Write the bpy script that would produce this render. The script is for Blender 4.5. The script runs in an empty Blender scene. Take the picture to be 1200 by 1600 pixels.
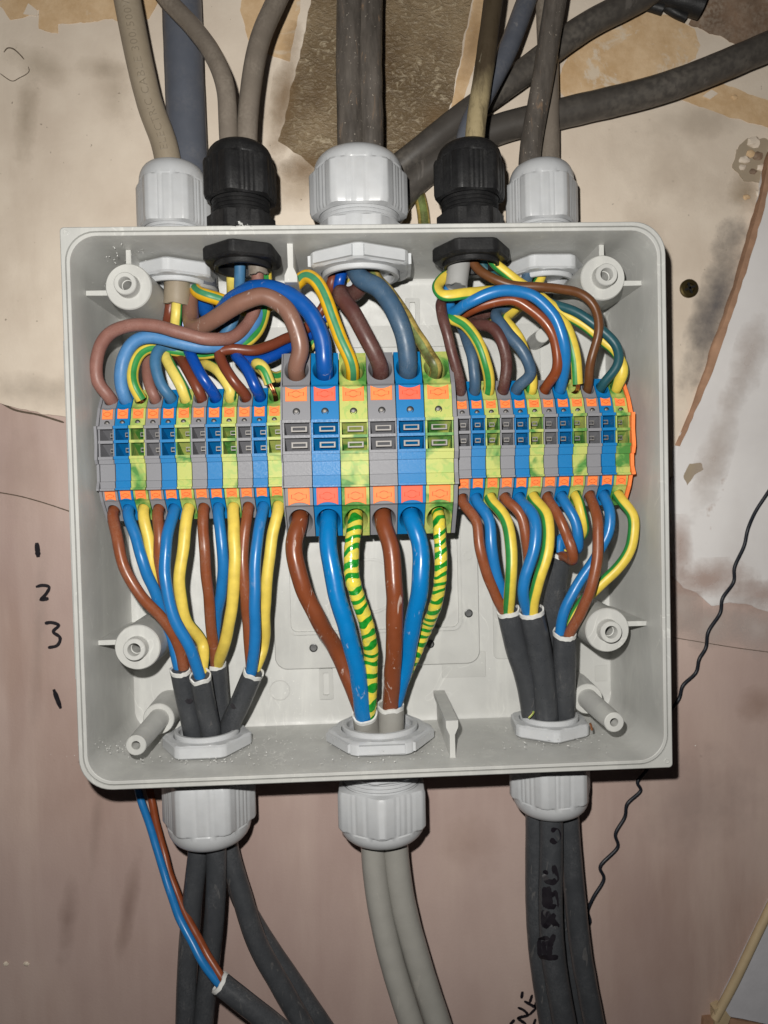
import bpy, bmesh, math, random
from mathutils import Vector, Matrix, noise as mnoise
from mathutils.geometry import delaunay_2d_cdt

random.seed(7)
S = 0.001
PI = math.pi
sc = bpy.context.scene
COL = sc.collection

# ------------------------------------------------------------------ camera
F = 1150.0
A_, B_, C_ = 2.73e-2, -4.03e-2, -2.55e-2
T_ = Vector((-3.9228, -3.0239, 296.94))
ROT = Matrix.Rotation(C_, 3, 'Z') @ Matrix.Rotation(B_, 3, 'Y') @ Matrix.Rotation(A_, 3, 'X')
RI = ROT.transposed()
CAM = -(RI @ T_)                       # in place coordinates: x right, y down, z into the wall (mm)

def tow(v):                             # place mm -> world metres
    return Vector((v[0], v[2], -v[1])) * S

cam_d = bpy.data.cameras.new('camera')
cam = bpy.data.objects.new('camera', cam_d)
COL.objects.link(cam)
rx, dn, fw = RI @ Vector((1, 0, 0)), RI @ Vector((0, 1, 0)), RI @ Vector((0, 0, 1))
vr, vu, vb = tow(rx).normalized(), -tow(dn).normalized(), -tow(fw).normalized()
m = Matrix((vr, vu, vb)).transposed().to_4x4()
m.translation = tow(CAM)
cam.matrix_world = m
cam_d.sensor_fit = 'VERTICAL'
cam_d.sensor_height = 24.0
cam_d.lens = F / 1600.0 * 24.0
cam_d.clip_start = 0.01
cam_d.clip_end = 20.0
cam_d.dof.use_dof = True
cam_d.dof.focus_distance = 0.312
cam_d.dof.aperture_fstop = 9.0
sc.camera = cam

# ------------------------------------------------------------------ light: the flash beside the lens, a dim room
world = bpy.data.worlds.new('World')
sc.world = world
world.use_nodes = True
bg = world.node_tree.nodes['Background']
bg.inputs[0].default_value = (1.0, 0.93, 0.96, 1)
bg.inputs[1].default_value = 0.014
fl = bpy.data.lights.new('flash', 'SPOT')
fl.energy = 6.1
fl.spot_size = math.radians(142)
fl.spot_blend = 1.0
fl.color = (1.0, 0.975, 0.93)
fl.shadow_soft_size = 0.0032
flo = bpy.data.objects.new('flash', fl)
COL.objects.link(flo)
flo.matrix_world = cam.matrix_world.copy()
flo.location = tow(CAM) + vr * (-17 * S) + vu * (30 * S) + vb * (2 * S)
sc.cycles.max_bounces = 6
sc.cycles.diffuse_bounces = 3
vs = sc.view_settings
vs.view_transform = 'Standard'
vs.look = 'None'
vs.exposure = 0.0
vs.gamma = 1.0
vs.use_curve_mapping = False

# ------------------------------------------------------------------ helpers
def P(px, py, z):                       # a point seen at (px,py) of the 1200x1600 photo, z mm behind the rim of the box
    d = RI @ Vector(((px - 600) / F, (py - 800) / F, 1.0))
    s = (z - CAM[2]) / d[2]
    return tow(CAM + d * s)

def mmx(px, py, z): return P(px, py, z).x / S
def mmz(px, py, z): return P(px, py, z).z / S

def lin(c):
    return tuple(((x / 255) / 12.92 if x / 255 <= .04045 else ((x / 255 + .055) / 1.055) ** 2.4) for x in c) + (1.0,)

def obj(name, verts, faces, mat, parent=None, smooth=True, uv=None, sharp=35, world_verts=True):
    me = bpy.data.meshes.new(name)
    off = parent_loc(parent) if (parent is not None and world_verts) else Vector((0, 0, 0))
    me.from_pydata([tuple(Vector(v) - off) for v in verts], [], faces)
    if uv is not None:
        l = me.uv_layers.new(name='UVMap')
        for p in me.polygons:
            for k, li in enumerate(p.loop_indices):
                l.data[li].uv = uv[p.index][k]
    if smooth:
        me.polygons.foreach_set('use_smooth', [True] * len(me.polygons))
        me.set_sharp_from_angle(angle=math.radians(sharp))
    me.update()
    o = bpy.data.objects.new(name, me)
    COL.objects.link(o)
    if mat is not None:
        me.materials.append(mat)
    if parent is not None:
        o.parent = parent
    return o

def parent_loc(p):
    v = Vector((0, 0, 0))
    while p is not None:
        v = v + Vector(p.location)
        p = p.parent
    return v

def thing(name, label, cat, loc, group=None):
    o = bpy.data.objects.new(name, None)
    o.empty_display_size = 0.005
    COL.objects.link(o)
    o.location = loc
    tag(o, label, cat, group)
    return o

def tag(o, label=None, cat=None, group=None, kind=None):
    if label: o['label'] = label
    if cat: o['category'] = cat
    if group: o['group'] = group
    if kind: o['kind'] = kind
    return o

def fixn(o):
    bm = bmesh.new(); bm.from_mesh(o.data)
    bmesh.ops.recalc_face_normals(bm, faces=bm.faces)
    bm.to_mesh(o.data); bm.free()
    return o

def spline(pts, step=1.1 * S):
    p = [Vector(q) for q in pts]
    if len(p) == 2:
        p = [p[0], p[0].lerp(p[1], .5), p[1]]
    ext = [p[0] * 2 - p[1]] + p + [p[-1] * 2 - p[-2]]
    out = []
    for i in range(1, len(ext) - 2):
        a, b, c, d = ext[i - 1], ext[i], ext[i + 1], ext[i + 2]
        t0 = 0.0
        t1 = t0 + max((b - a).length, 1e-6) ** .5
        t2 = t1 + max((c - b).length, 1e-6) ** .5
        t3 = t2 + max((d - c).length, 1e-6) ** .5
        n = max(2, int((c - b).length / step))
        for k in range(n):
            t = t1 + (t2 - t1) * k / n
            A1 = a * ((t1 - t) / (t1 - t0)) + b * ((t - t0) / (t1 - t0))
            A2 = b * ((t2 - t) / (t2 - t1)) + c * ((t - t1) / (t2 - t1))
            A3 = c * ((t3 - t) / (t3 - t2)) + d * ((t - t2) / (t3 - t2))
            B1 = A1 * ((t2 - t) / (t2 - t0)) + A2 * ((t - t0) / (t2 - t0))
            B2 = A2 * ((t3 - t) / (t3 - t1)) + A3 * ((t - t1) / (t3 - t1))
            out.append(B1 * ((t2 - t) / (t2 - t1)) + B2 * ((t - t1) / (t2 - t1)))
    out.append(p[-1])
    # light smoothing
    for _ in range(2):
        q = out[:]
        for i in range(1, len(out) - 1):
            q[i] = out[i] * .5 + (out[i - 1] + out[i + 1]) * .25
        out = q
    return out

def frames(path):
    n = len(path)
    res = []
    prev = None
    acc = 0.0
    for i in range(n):
        t = (path[min(i + 1, n - 1)] - path[max(i - 1, 0)]).normalized()
        r = Vector((0, -1, 0)) - t * (-t.y)
        w = r.length
        if prev is None:
            f = r.normalized() if w > 1e-3 else Vector((0, 0, 1))
        else:
            tr = (prev - t * prev.dot(t))
            tr = tr.normalized() if tr.length > 1e-6 else r.normalized()
            f = (tr * (1 - w * .5) + (r.normalized() if w > 1e-4 else tr) * (w * .5))
            f = (f - t * f.dot(t)).normalized()
        prev = f
        if i: acc += (path[i] - path[i - 1]).length
        res.append((path[i], t, f, t.cross(f), acc))
    return res

def tube(name, pts, r, mat, parent, seg=16, roll=0.0, roll2=None, flat=1.0, wob=0.0, rfun=None, smooth_path=True, jag=0.0, step=1.1 * S, wander=0.0):
    path = spline(pts, step) if smooth_path else [Vector(p) for p in pts]
    if wander and len(path) > 8:
        sd0 = random.random() * 90
        q0 = 0.0
        np_ = []
        for i, p in enumerate(path):
            if i: q0 += (path[i] - path[i - 1]).length / S
            e = min(1.0, min(i, len(path) - 1 - i) / 6)
            np_.append(p + Vector((mnoise.noise(Vector((q0 * .09, sd0, 0))), mnoise.noise(Vector((q0 * .09, sd0, 7))), mnoise.noise(Vector((q0 * .09, sd0, 14))))) * wander * e * S)
        path = np_
    fr = frames(path)
    n = len(fr)
    L = fr[-1][4]
    r *= S
    verts, faces, uv = [], [], []
    sd = random.random() * 100
    if roll2 is None: roll2 = roll
    for i, (c, t, f, s, acc) in enumerate(fr):
        rr = r * (rfun(acc / S, L / S) if rfun else 1.0)
        if wob: rr *= 1 + wob * mnoise.noise(Vector((acc * 130, sd, 0)))
        rl = math.radians(roll + (roll2 - roll) * i / max(1, n - 1))
        for k in range(seg):
            a = 2 * PI * k / seg + rl
            off = f * math.cos(a) * rr * flat + s * math.sin(a) * rr
            if jag and i in (0, n - 1):
                off = off + t * (jag * S * mnoise.noise(Vector((math.cos(a) * 2.3, math.sin(a) * 2.3, sd))))
            verts.append(c + off)
    for i in range(n - 1):
        v0, v1 = fr[i][4] / S, fr[i + 1][4] / S
        for k in range(seg):
            k2 = (k + 1) % seg
            faces.append((i * seg + k, i * seg + k2, (i + 1) * seg + k2, (i + 1) * seg + k))
            u0, u1 = k / seg, (k + 1) / seg
            uv.append(((u0, v0), (u1, v0), (u1, v1), (u0, v1)))
    faces.append(tuple(range(seg))[::-1]); uv.append([(0.5, 0)] * seg)
    faces.append(tuple(range((n - 1) * seg, n * seg))); uv.append([(0.5, L / S)] * seg)
    o = obj(name, verts, faces, mat, parent, True, uv, sharp=50)
    return o, fr, r

def lathe(name, prof, mat, parent, centre, axis='Y', sgn=1, seg=36, sharp=30, closed=True):
    """prof: (radius mm, h mm) pairs; axis Y (h grows into the wall) or Z."""
    verts, faces = [], []
    for (r, h) in prof:
        for k in range(seg):
            a = 2 * PI * k / seg
            if axis == 'Y':
                verts.append(centre + Vector((r * math.cos(a), h, r * math.sin(a))) * S)
            else:
                verts.append(centre + Vector((r * math.cos(a), r * math.sin(a), sgn * h)) * S)
    for i in range(len(prof) - 1):
        for k in range(seg):
            k2 = (k + 1) % seg
            faces.append((i * seg + k, i * seg + k2, (i + 1) * seg + k2, (i + 1) * seg + k))
    if closed:
        faces.append(tuple(range(seg)))
        faces.append(tuple(range((len(prof) - 1) * seg, len(prof) * seg))[::-1])
    o = obj(name, verts, faces, mat, parent, True, None, sharp)
    return fixn(o)

def box(name, c0, c1, mat, parent, bev=0.25):
    """box between two mm corners in world axes (x, y depth, z up), edges chamfered"""
    lo = Vector([min(a, b) for a, b in zip(c0, c1)]); hi = Vector([max(a, b) for a, b in zip(c0, c1)])
    bm = bmesh.new()
    vs_ = [bm.verts.new(((lo.x, hi.x)[i & 1] * S, (lo.y, hi.y)[(i >> 1) & 1] * S, (lo.z, hi.z)[(i >> 2) & 1] * S)) for i in range(8)]
    for q in ((0, 1, 3, 2), (4, 6, 7, 5), (0, 4, 5, 1), (2, 3, 7, 6), (0, 2, 6, 4), (1, 5, 7, 3)):
        bm.faces.new([vs_[i] for i in q])
    bmesh.ops.recalc_face_normals(bm, faces=bm.faces)
    if bev:
        bmesh.ops.bevel(bm, geom=list(bm.edges), offset=bev * S, segments=1, affect='EDGES')
    v = [x.co.copy() for x in bm.verts]
    f = [[x.index for x in fc.verts] for fc in bm.faces] if not bm.verts.index_update() else []
    bm.free()
    return obj(name, v, f, mat, parent, True, None, 40)

def prism(name, poly, d0, d1, mat, parent, axis='Y', smooth=True, inset=0.0):
    """poly: list of (a,b) mm. axis Y: (x,z) outline pushed from depth d0 to d1; axis X: (y,z) outline pushed in x"""
    n = len(poly)
    def mk(a, b, d):
        return Vector((a, d, b)) * S if axis == 'Y' else (Vector((d, a, b)) * S if axis == 'X' else Vector((a, b, d)) * S)
    cx = sum(p[0] for p in poly) / n; cy = sum(p[1] for p in poly) / n
    v, f = [], []
    loops = []
    if inset:
        loops = [(d0, inset), (d0 + (inset if d1 > d0 else -inset), 0.0), (d1, 0.0)]
    else:
        loops = [(d0, 0.0), (d1, 0.0)]
    for d, ins in loops:
        for a, b in poly:
            dx, dy = a - cx, b - cy
            l = max(1e-6, math.hypot(dx, dy))
            v.append(mk(a - dx / l * ins, b - dy / l * ins, d))
    for i in range(len(loops) - 1):
        for k in range(n):
            k2 = (k + 1) % n
            f.append((i * n + k, i * n + k2, (i + 1) * n + k2, (i + 1) * n + k))
    f.append(tuple(range(n)))
    f.append(tuple(range((len(loops) - 1) * n, len(loops) * n))[::-1])
    return fixn(obj(name, v, f, mat, parent, smooth, None, 35))

def rrect(x0, z0, x1, z1, r, k=6):
    """rounded rectangle outline; r one radius or (tl,tr,br,bl); z up"""
    if not isinstance(r, (tuple, list)): r = (r,) * 4
    tl, tr, br, bl = r
    out = []
    for (cx, cz, rr, a0) in ((x1 - tr, z1 - tr, tr, 0), (x0 + tl, z1 - tl, tl, 90), (x0 + bl, z0 + bl, bl, 180), (x1 - br, z0 + br, br, 270)):
        for i in range(k + 1):
            a = math.radians(a0 + 90 * i / k)
            out.append((cx + rr * math.cos(a), cz + rr * math.sin(a)))
    return out

def ribbon(name, pts, w, mat, parent, lift=0.08, nrm=Vector((0, -1, 0))):
    """flat ink line along world points"""
    path = spline(pts, 0.5 * S) if len(pts) > 2 else [Vector(pts[0]).lerp(Vector(pts[1]), i / 8) for i in range(9)]
    v, f = [], []
    n = len(path)
    for i, c in enumerate(path):
        t = (path[min(i + 1, n - 1)] - path[max(i - 1, 0)]).normalized()
        s = t.cross(nrm).normalized()
        e = min(i, n - 1 - i)
        ww = w * S * .5 * (0.55 + 0.45 * min(1, e / 2)) * (1 + .22 * mnoise.noise(c * 900))
        for sg in (1, -1):
            v.append(c + s * ww * sg + nrm * lift * S)
    for i in range(n - 1):
        f.append((2 * i, 2 * i + 1, 2 * i + 3, 2 * i + 2))
    return obj(name, v, f, mat, parent, False)

# ------------------------------------------------------------------ materials
class NT:
    def __init__(s, name):
        s.m = bpy.data.materials.new(name); s.m.use_nodes = True
        s.t = s.m.node_tree; s.n = s.t.nodes; s.b = s.n['Principled BSDF']
        s.tc = s.n.new('ShaderNodeTexCoord')
    def node(s, typ, ins=None, **kw):
        n = s.n.new(typ)
        for k, v in kw.items(): setattr(n, k, v)
        for k, v in (ins or {}).items():
            if hasattr(v, 'is_linked') or isinstance(v, bpy.types.NodeSocket): s.t.links.new(v, n.inputs[k])
            else: n.inputs[k].default_value = v
        return n
    def link(s, a, b): s.t.links.new(a, b)
    def noise(s, scale, detail=3, rough=.55, vec=None, dist=0.0):
        n = s.node('ShaderNodeTexNoise', {'Scale': scale, 'Detail': detail, 'Roughness': rough, 'Distortion': dist})
        s.link(vec if vec is not None else s.tc.outputs['Object'], n.inputs['Vector'])
        return n.outputs['Fac']
    def mapping(s, scale=(1, 1, 1), rot=(0, 0, 0), src='Object', loc=(0, 0, 0)):
        mp = s.node('ShaderNodeMapping', {'Scale': scale, 'Rotation': rot, 'Location': loc})
        s.link(s.tc.outputs[src], mp.inputs['Vector'])
        return mp.outputs['Vector']
    def ramp(s, fac, a, b, lo=0.0, hi=1.0):
        n = s.node('ShaderNodeMapRange', {'From Min': a, 'From Max': b, 'To Min': lo, 'To Max': hi})
        s.link(fac, n.inputs['Value'])
        return n.outputs['Result']
    def mix(s, fac, c1, c2, mode='MIX'):
        n = s.node('ShaderNodeMix', data_type='RGBA', blend_type=mode)
        for sock, v in ((n.inputs[0], fac), (n.inputs[6], c1), (n.inputs[7], c2)):
            if isinstance(v, bpy.types.NodeSocket): s.link(v, sock)
            else: sock.default_value = v
        return n.outputs[2]
    def math(s, op, a, b=0.0):
        n = s.node('ShaderNodeMath', operation=op)
        for i, v in enumerate((a, b)):
            if isinstance(v, bpy.types.NodeSocket): s.link(v, n.inputs[i])
            else: n.inputs[i].default_value = v
        return n.outputs[0]
    def bump(s, h, strength, dist=0.0005):
        n = s.node('ShaderNodeBump', {'Strength': strength, 'Distance': dist})
        s.link(h, n.inputs['Height'])
        s.link(n.outputs['Normal'], s.b.inputs['Normal'])
    def done(s, col, rough, spec=.5, metal=0.0):
        for sock, v in ((s.b.inputs['Base Color'], col), (s.b.inputs['Roughness'], rough)):
            if isinstance(v, bpy.types.NodeSocket): s.link(v, sock)
            else: sock.default_value = v
        s.b.inputs['Specular IOR Level'].default_value = spec
        s.b.inputs['Metallic'].default_value = metal
        return s.m

def darker(c, k): return (c[0] * k, c[1] * k, c[2] * k, 1)

def plastic(name, rgb, rough=.45, mott=.12, scuff=0.0, bump=.12, scale=260, dust=None, spec=.4, dustcol=(190, 180, 165)):
    t = NT(name)
    c = lin(rgb)
    n1 = t.noise(scale, 4)
    col = t.mix(t.ramp(n1, .3, .7), darker(c, 1 - mott), darker(c, 1 + mott * .6))
    if dust:
        n2 = t.noise(scale * .35, 5, .65)
        n3 = t.noise(scale * 6, 2)
        mk = t.math('MULTIPLY', t.ramp(n2, .42, .68), t.ramp(n3, .35, .62))
        col = t.mix(t.math('MULTIPLY', mk, dust), col, lin(dustcol))
    if scuff:
        v = t.mapping((1, 1, .28), (0.0, .15, .2))
        n4 = t.noise(scale * 1.3, 4, .65, v, 1.0)
        col = t.mix(t.ramp(n4, .635, .68, 0, scuff), col, lin((225, 215, 205)))
    rg = t.ramp(t.noise(scale * .8, 3), .3, .7, rough - .08, rough + .1)
    t.bump(t.noise(scale * 5, 3), bump, .0002)
    return t.done(col, rg, spec)

def earth(name, yel=(214, 188, 72), grn=(45, 130, 62), width=.085, dirt=0.0, dual=True):
    t = NT(name)
    sp = t.node('ShaderNodeSeparateXYZ'); t.link(t.tc.outputs['UV'], sp.inputs[0])
    u = sp.outputs['X']
    d = t.math('PINGPONG', u, .5)                # 0 at the front, .5 at the back
    d2 = t.math('SUBTRACT', .5, d)
    dd = t.math('MINIMUM', d, d2) if dual else d
    mk = t.ramp(dd, width - .012, width + .012, 1, 0)
    n = t.noise(300, 4)
    y = t.mix(t.ramp(n, .3, .7), darker(lin(yel), .86), darker(lin(yel), 1.06))
    g = t.mix(t.ramp(n, .3, .7), darker(lin(grn), .8), darker(lin(grn), 1.1))
    col = t.mix(mk, y, g)
    if dirt:
        n2 = t.noise(170, 6, .7)
        col = t.mix(t.ramp(n2, .40, .62, 0, dirt), col, lin((62, 52, 30)))
    t.bump(t.noise(1400, 2), .1, .0002)
    return t.done(col, .42, .4)

def tape_mat(name, pitch):
    t = NT(name)
    sp = t.node('ShaderNodeSeparateXYZ'); t.link(t.tc.outputs['UV'], sp.inputs[0])
    u, v = sp.outputs['X'], sp.outputs['Y']
    uu = t.math('PINGPONG', u, .5)
    n = t.noise(55, 2)
    ph = t.math('ADD', t.math('DIVIDE', v, pitch), t.math('MULTIPLY', n, 3.4))
    ph = t.math('ADD', ph, t.math('MULTIPLY', u, -1.0))
    fr = t.math('FRACT', ph)
    a = t.ramp(fr, .50, .53); b = t.ramp(fr, .95, .98)
    mk = t.math('SUBTRACT', a, b)
    n2 = t.noise(420, 3)
    y = t.mix(t.ramp(n2, .3, .7), lin((225, 200, 60)), lin((190, 185, 85)))
    g = t.mix(t.ramp(n2, .3, .7), lin((12, 110, 30)), lin((40, 150, 50)))
    t.bump(t.math('ADD', t.math('MULTIPLY', fr, .8), t.noise(700, 2)), .55, .0005)
    return t.done(t.mix(mk, y, g), .22, .5)

def gy_block(name):
    t = NT(name)
    oi = t.node('ShaderNodeObjectInfo')
    v = t.node('ShaderNodeVectorMath', operation='ADD')
    t.link(t.tc.outputs['Object'], v.inputs[0])
    cx = t.node('ShaderNodeCombineXYZ')
    rr = t.math('MULTIPLY', oi.outputs['Random'], 3.0)
    t.link(rr, cx.inputs[0]); t.link(rr, cx.inputs[2])
    t.link(cx.outputs[0], v.inputs[1])
    n = t.noise(62, 3, .5, v.outputs[0], .7)
    n2 = t.noise(260, 3, .5, v.outputs[0], 1.2)
    m1 = t.ramp(n, .47, .58, 0, .92)
    m2 = t.ramp(n2, .50, .62, 0, .45)
    col = t.mix(m1, lin((174, 180, 98)), lin((48, 118, 50)))
    col = t.mix(m2, col, lin((118, 168, 84)))
    t.bump(t.noise(3000, 2), .12, .0002)
    return t.done(col, .5, .3)

M = {}
# moulded box: pale grey with grey scuffs and scrapes
t = NT('box_plastic')
c0 = lin((185, 185, 181))
v1 = t.mapping((60, 60, 14), (.2, .1, .3))
sm = t.ramp(t.noise(1.0, 6, .72, v1, 1.2), .50, .70, 0, .42)
col = t.mix(t.ramp(t.noise(45, 4), .3, .7), darker(c0, .88), darker(c0, 1.03))
col = t.mix(sm, col, lin((206, 206, 200)))
sp1 = t.math('MULTIPLY', t.ramp(t.noise(900, 2), .68, .76, 0, .5), t.ramp(t.noise(40, 3), .5, .62))
col = t.mix(sp1, col, lin((240, 240, 232)))
ln = t.math('ABSOLUTE', t.math('SUBTRACT', t.noise(26, 2, .5, t.mapping((1.6, 1.6, .7), (.4, .3, .6)), 2.2), .5))
lm = t.math('MULTIPLY', t.ramp(ln, .002, .010, 1, 0), t.ramp(t.noise(30, 3), .52, .66, 0, .5))
col = t.mix(lm, col, lin((222, 222, 216)))
t.bump(t.math('ADD', t.noise(2600, 3), t.math('MULTIPLY', t.noise(120, 4), .6)), .10, .0003)
M['box'] = t.done(col, t.ramp(t.noise(140, 4, .6), .3, .7, .36, .52), .5)
M['gland'] = plastic('gland_grey', (184, 186, 188), .34, .05, 0, .05, 200, dust=.10)
M['black'] = plastic('gland_black', (26, 26, 27), .48, .2, 0, .35, 300, dust=.07, spec=.32, dustcol=(130, 128, 124))
M['rubber'] = plastic('seal_rubber', (38, 38, 38), .7, .1)
M['blkdot'] = plastic('recess_shade', (16, 16, 16), .6, .1)  # near-black that paints the shade of small holes and slots
M['tgrey'] = plastic('terminal_grey', (126, 126, 130), .50, .03, 0, .10, 2200, spec=.3)
M['tblue'] = plastic('terminal_blue', (10, 110, 168), .46, .03, 0, .10, 2200, spec=.3)
M['tgy'] = gy_block('terminal_green_yellow')
M['orange'] = plastic('button_orange', (248, 132, 70), .45, .05, 0, .05, 500)
M['orange2'] = plastic('button_coral', (238, 98, 72), .45, .05, 0, .05, 500)
M['oline'] = plastic('button_line', (178, 62, 24), .5, .05)
M['metal'] = NT('tinned_metal').done((.22, .21, .20, 1), .62, .5, .9)
M['dsteel'] = NT('dark_steel').done((.16, .16, .16, 1), .4, .5, 1.0)
M['steel'] = NT('rail_steel').done((.55, .55, .55, 1), .4, .5, 1.0)
M['copper'] = NT('copper').done((.62, .27, .13, 1), .35, .5, 1.0)
M['brass'] = NT('dull_brass').done((.10, .075, .03, 1), .45, .5, .9)
# cores
M['br_fad'] = plastic('core_brown_faded', (128, 88, 78), .5, .1, 0, .15, 300, dust=.25, dustcol=(170, 140, 130))
M['br_thk'] = plastic('core_brown_thick_faded', (126, 92, 78), .38, .08, .35, .08, 220)
M['br_red'] = plastic('core_brown_red', (108, 54, 36), .36, .08, .05, .08, 260)
M['br_or'] = plastic('core_brown_orange', (124, 62, 34), .34, .08, .04, .06, 260)
M['br'] = plastic('core_brown', (126, 68, 40), .34, .08, .10, .07, 260, dust=.10)
M['br_big'] = plastic('core_brown_big', (118, 62, 36), .32, .08, .40, .08, 210)
M['br_dk'] = plastic('core_brown_dark', (82, 50, 46), .42, .1, .06, .12, 300, dust=.12)
M['br_mid'] = plastic('core_brown_mid', (96, 60, 34), .38, .08, .03, .08, 260)
M['bl_fad'] = plastic('core_blue_faded', (70, 122, 172), .5, .1, 0, .15, 320, dust=.2, dustcol=(120, 160, 195))
M['bl_tl'] = plastic('core_blue_dusty', (58, 104, 140), .5, .1, 0, .15, 300, dust=.25, dustcol=(120, 150, 165))
M['bl_dk'] = plastic('core_blue_deep', (10, 66, 148), .3, .06, .03, .06, 300)
M['bl_thk'] = plastic('core_blue_thick', (16, 78, 152), .32, .06, .22, .06, 220)
M['bl'] = plastic('core_blue', (30, 108, 168), .32, .06, .06, .06, 260)
M['bl_big'] = plastic('core_blue_big', (10, 110, 172), .27, .05, .28, .06, 200)
M['bl_sl'] = plastic('core_blue_slate', (58, 84, 108), .45, .12, .05, .15, 260, dust=.3, dustcol=(110, 120, 125))
M['bl_gn'] = plastic('core_blue_green', (32, 76, 84), .4, .1, .02, .1, 260)
M['gy'] = earth('core_earth')
M['gyv'] = earth('core_earth_vivid', (222, 172, 30), (62, 132, 92), .075)
M['gyw'] = earth('core_earth_pale', (216, 196, 96), (52, 140, 72), .08)
M['gy1'] = earth('core_earth_plain', (216, 190, 84), (70, 120, 50), .09, 0.0, False)
M['gyd'] = earth('core_earth_dirty', (176, 154, 84), (110, 124, 70), .10, .85)
M['tape1'] = tape_mat('earth_tape_wide', 5.2)
M['tape2'] = tape_mat('earth_tape_narrow', 4.2)
# sheaths
M['sh_dk'] = plastic('sheath_charcoal', (60, 62, 65), .32, .08, .06, .12, 230, dust=.14, dustcol=(140, 140, 142))
M['sh_lt'] = plastic('sheath_light_grey', (148, 146, 140), .34, .05, .08, .08, 180)
M['sh_lt2'] = plastic('sheath_inner_grey', (150, 150, 148), .45, .05, .04, .08, 180)
M['sh_bei'] = plastic('sheath_beige', (142, 130, 112), .42, .07, .05, .12, 140, dust=.15)
M['sh_bg'] = plastic('sheath_blue_grey', (84, 88, 97), .4, .08, .14, .12, 120, dust=.1)
M['sh_gb'] = plastic('sheath_grey_brown', (116, 107, 97), .4, .09, .05, .14, 130, dust=.2)
t = NT('sheath_weathered')
cA = lin((88, 82, 76)); v1 = t.mapping((1, 1, .22))
col = t.mix(t.ramp(t.noise(170, 6, .65, v1), .35, .65), darker(cA, .6), darker(cA, 1.25))
col = t.mix(t.ramp(t.noise(330, 5, .7, v1, .8), .60, .70, 0, .55), col, lin((150, 120, 92)))
col = t.mix(t.ramp(t.noise(900, 3), .66, .72, 0, .6), col, lin((190, 180, 165)))
t.bump(t.noise(420, 5, .6, v1), .5, .0006)
M['sh_wea'] = t.done(col, t.ramp(t.noise(300, 3), .3, .7, .34, .58), .4)
t = NT('sheath_dirty_cream')
v1 = t.mapping((1, 1, .3))
sp = t.node('ShaderNodeSeparateXYZ'); t.link(t.tc.outputs['UV'], sp.inputs[0])
hi = t.ramp(t.math('ADD', sp.outputs['Y'], t.math('MULTIPLY', t.noise(110, 5, .65, v1), 26)), 74, 90)
col = t.mix(hi, lin((150, 136, 104)), lin((70, 60, 46)))
col = t.mix(t.ramp(t.noise(240, 6, .7, v1), .48, .64, 0, .6), col, lin((58, 48, 34)))
col = t.mix(t.ramp(t.noise(300, 4, .6, v1, 1.), .66, .72, 0, .8), col, lin((190, 182, 160)))
t.bump(t.noise(420, 5), .4, .0005)
M['sh_cream'] = t.done(col, .5, .4)
M['sh_blk'] = plastic('sheath_old_black', (68, 64, 60), .42, .10, .06, .12, 60, dust=.14)
M['cut'] = plastic('cut_pale', (208, 208, 204), .6, .1, 0, .2, 600)
M['ink'] = plastic('marker_ink', (24, 20, 26), .5, .1)
M['pencil'] = plastic('pencil_line', (88, 76, 62), .8, .1)
M['blkwire'] = plastic('thin_black_wire', (26, 30, 38), .45, .1)
M['emb'] = plastic('embossed_letters', (122, 111, 94), .55, .06)

# wall surfaces
t = NT('pink_plaster')
vs1 = t.mapping((9, 9, 3.6), (0, math.radians(9), 0))
vs2 = t.mapping((46, 46, 5), (0, math.radians(10), 0))
vs3 = t.mapping((20, 20, 3.5), (0, math.radians(7), 0), loc=(.3, .1, .2))
col = t.mix(t.ramp(t.noise(1.4, 5, .6, vs1), .34, .66), lin((166, 142, 132)), lin((192, 171, 161)))
col = t.mix(t.ramp(t.noise(1.0, 5, .6, vs2), .48, .72, 0, .5), col, lin((200, 180, 168)))
col = t.mix(t.ramp(t.noise(1.0, 4, .6, vs3), .60, .70, 0, .28), col, lin((140, 108, 92)))
col = t.mix(t.ramp(t.noise(9, 3), .45, .62, 0, .35), col, lin((160, 138, 134)))
t.bump(t.math('ADD', t.noise(1.0, 4, .6, vs2), t.noise(900, 3)), .12, .0006)
M['pink'] = t.done(col, .62, .3)
t = NT('cream_paint')
col = t.mix(t.ramp(t.noise(16, 5, .6), .35, .68), lin((202, 187, 170)), lin((224, 211, 194)))
col = t.mix(t.ramp(t.noise(7, 5, .7, None, .6), .56, .70, 0, .35), col, lin((172, 156, 136)))
vs2 = t.mapping((40, 40, 8))
col = t.mix(t.ramp(t.noise(1.0, 4, .6, vs2), .58, .72, 0, .3), col, lin((190, 174, 156)))
col = t.mix(t.ramp(t.noise(420, 2), .74, .78, 0, .6), col, lin((90, 78, 62)))
t.bump(t.math('ADD', t.noise(40, 5), t.math('MULTIPLY', t.noise(800, 3), .35)), .25, .0007)
M['cream'] = t.done(col, .55, .35)
t = NT('tan_plaster')
col = t.mix(t.ramp(t.noise(70, 6, .7), .35, .65), lin((190, 158, 118)), lin((212, 184, 148)))
col = t.mix(t.ramp(t.noise(38, 6, .72, None, .8), .55, .62, 0, .8), col, lin((210, 196, 176)))
t.bump(t.noise(260, 5, .65), .5, .0006)
M['tan'] = t.done(col, .8, .2)
M['stain'] = plastic('damp_stain', (158, 144, 124), .7, .1, 0, .2, 60, spec=.25)
M['sootw'] = plastic('soot_stain', (104, 100, 98), .75, .25, 0, .2, 40, spec=.2)
M['grubby'] = plastic('grubby_plaster', (128, 106, 88), .85, .3, 0, .6, 110, dust=.5, spec=.2)
t = NT('embossed_brown')
vs1 = t.mapping((1, 1, 1.5), (0, math.radians(-35), 0))
w = t.noise(210, 4, .6, vs1, 1.6)
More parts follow.
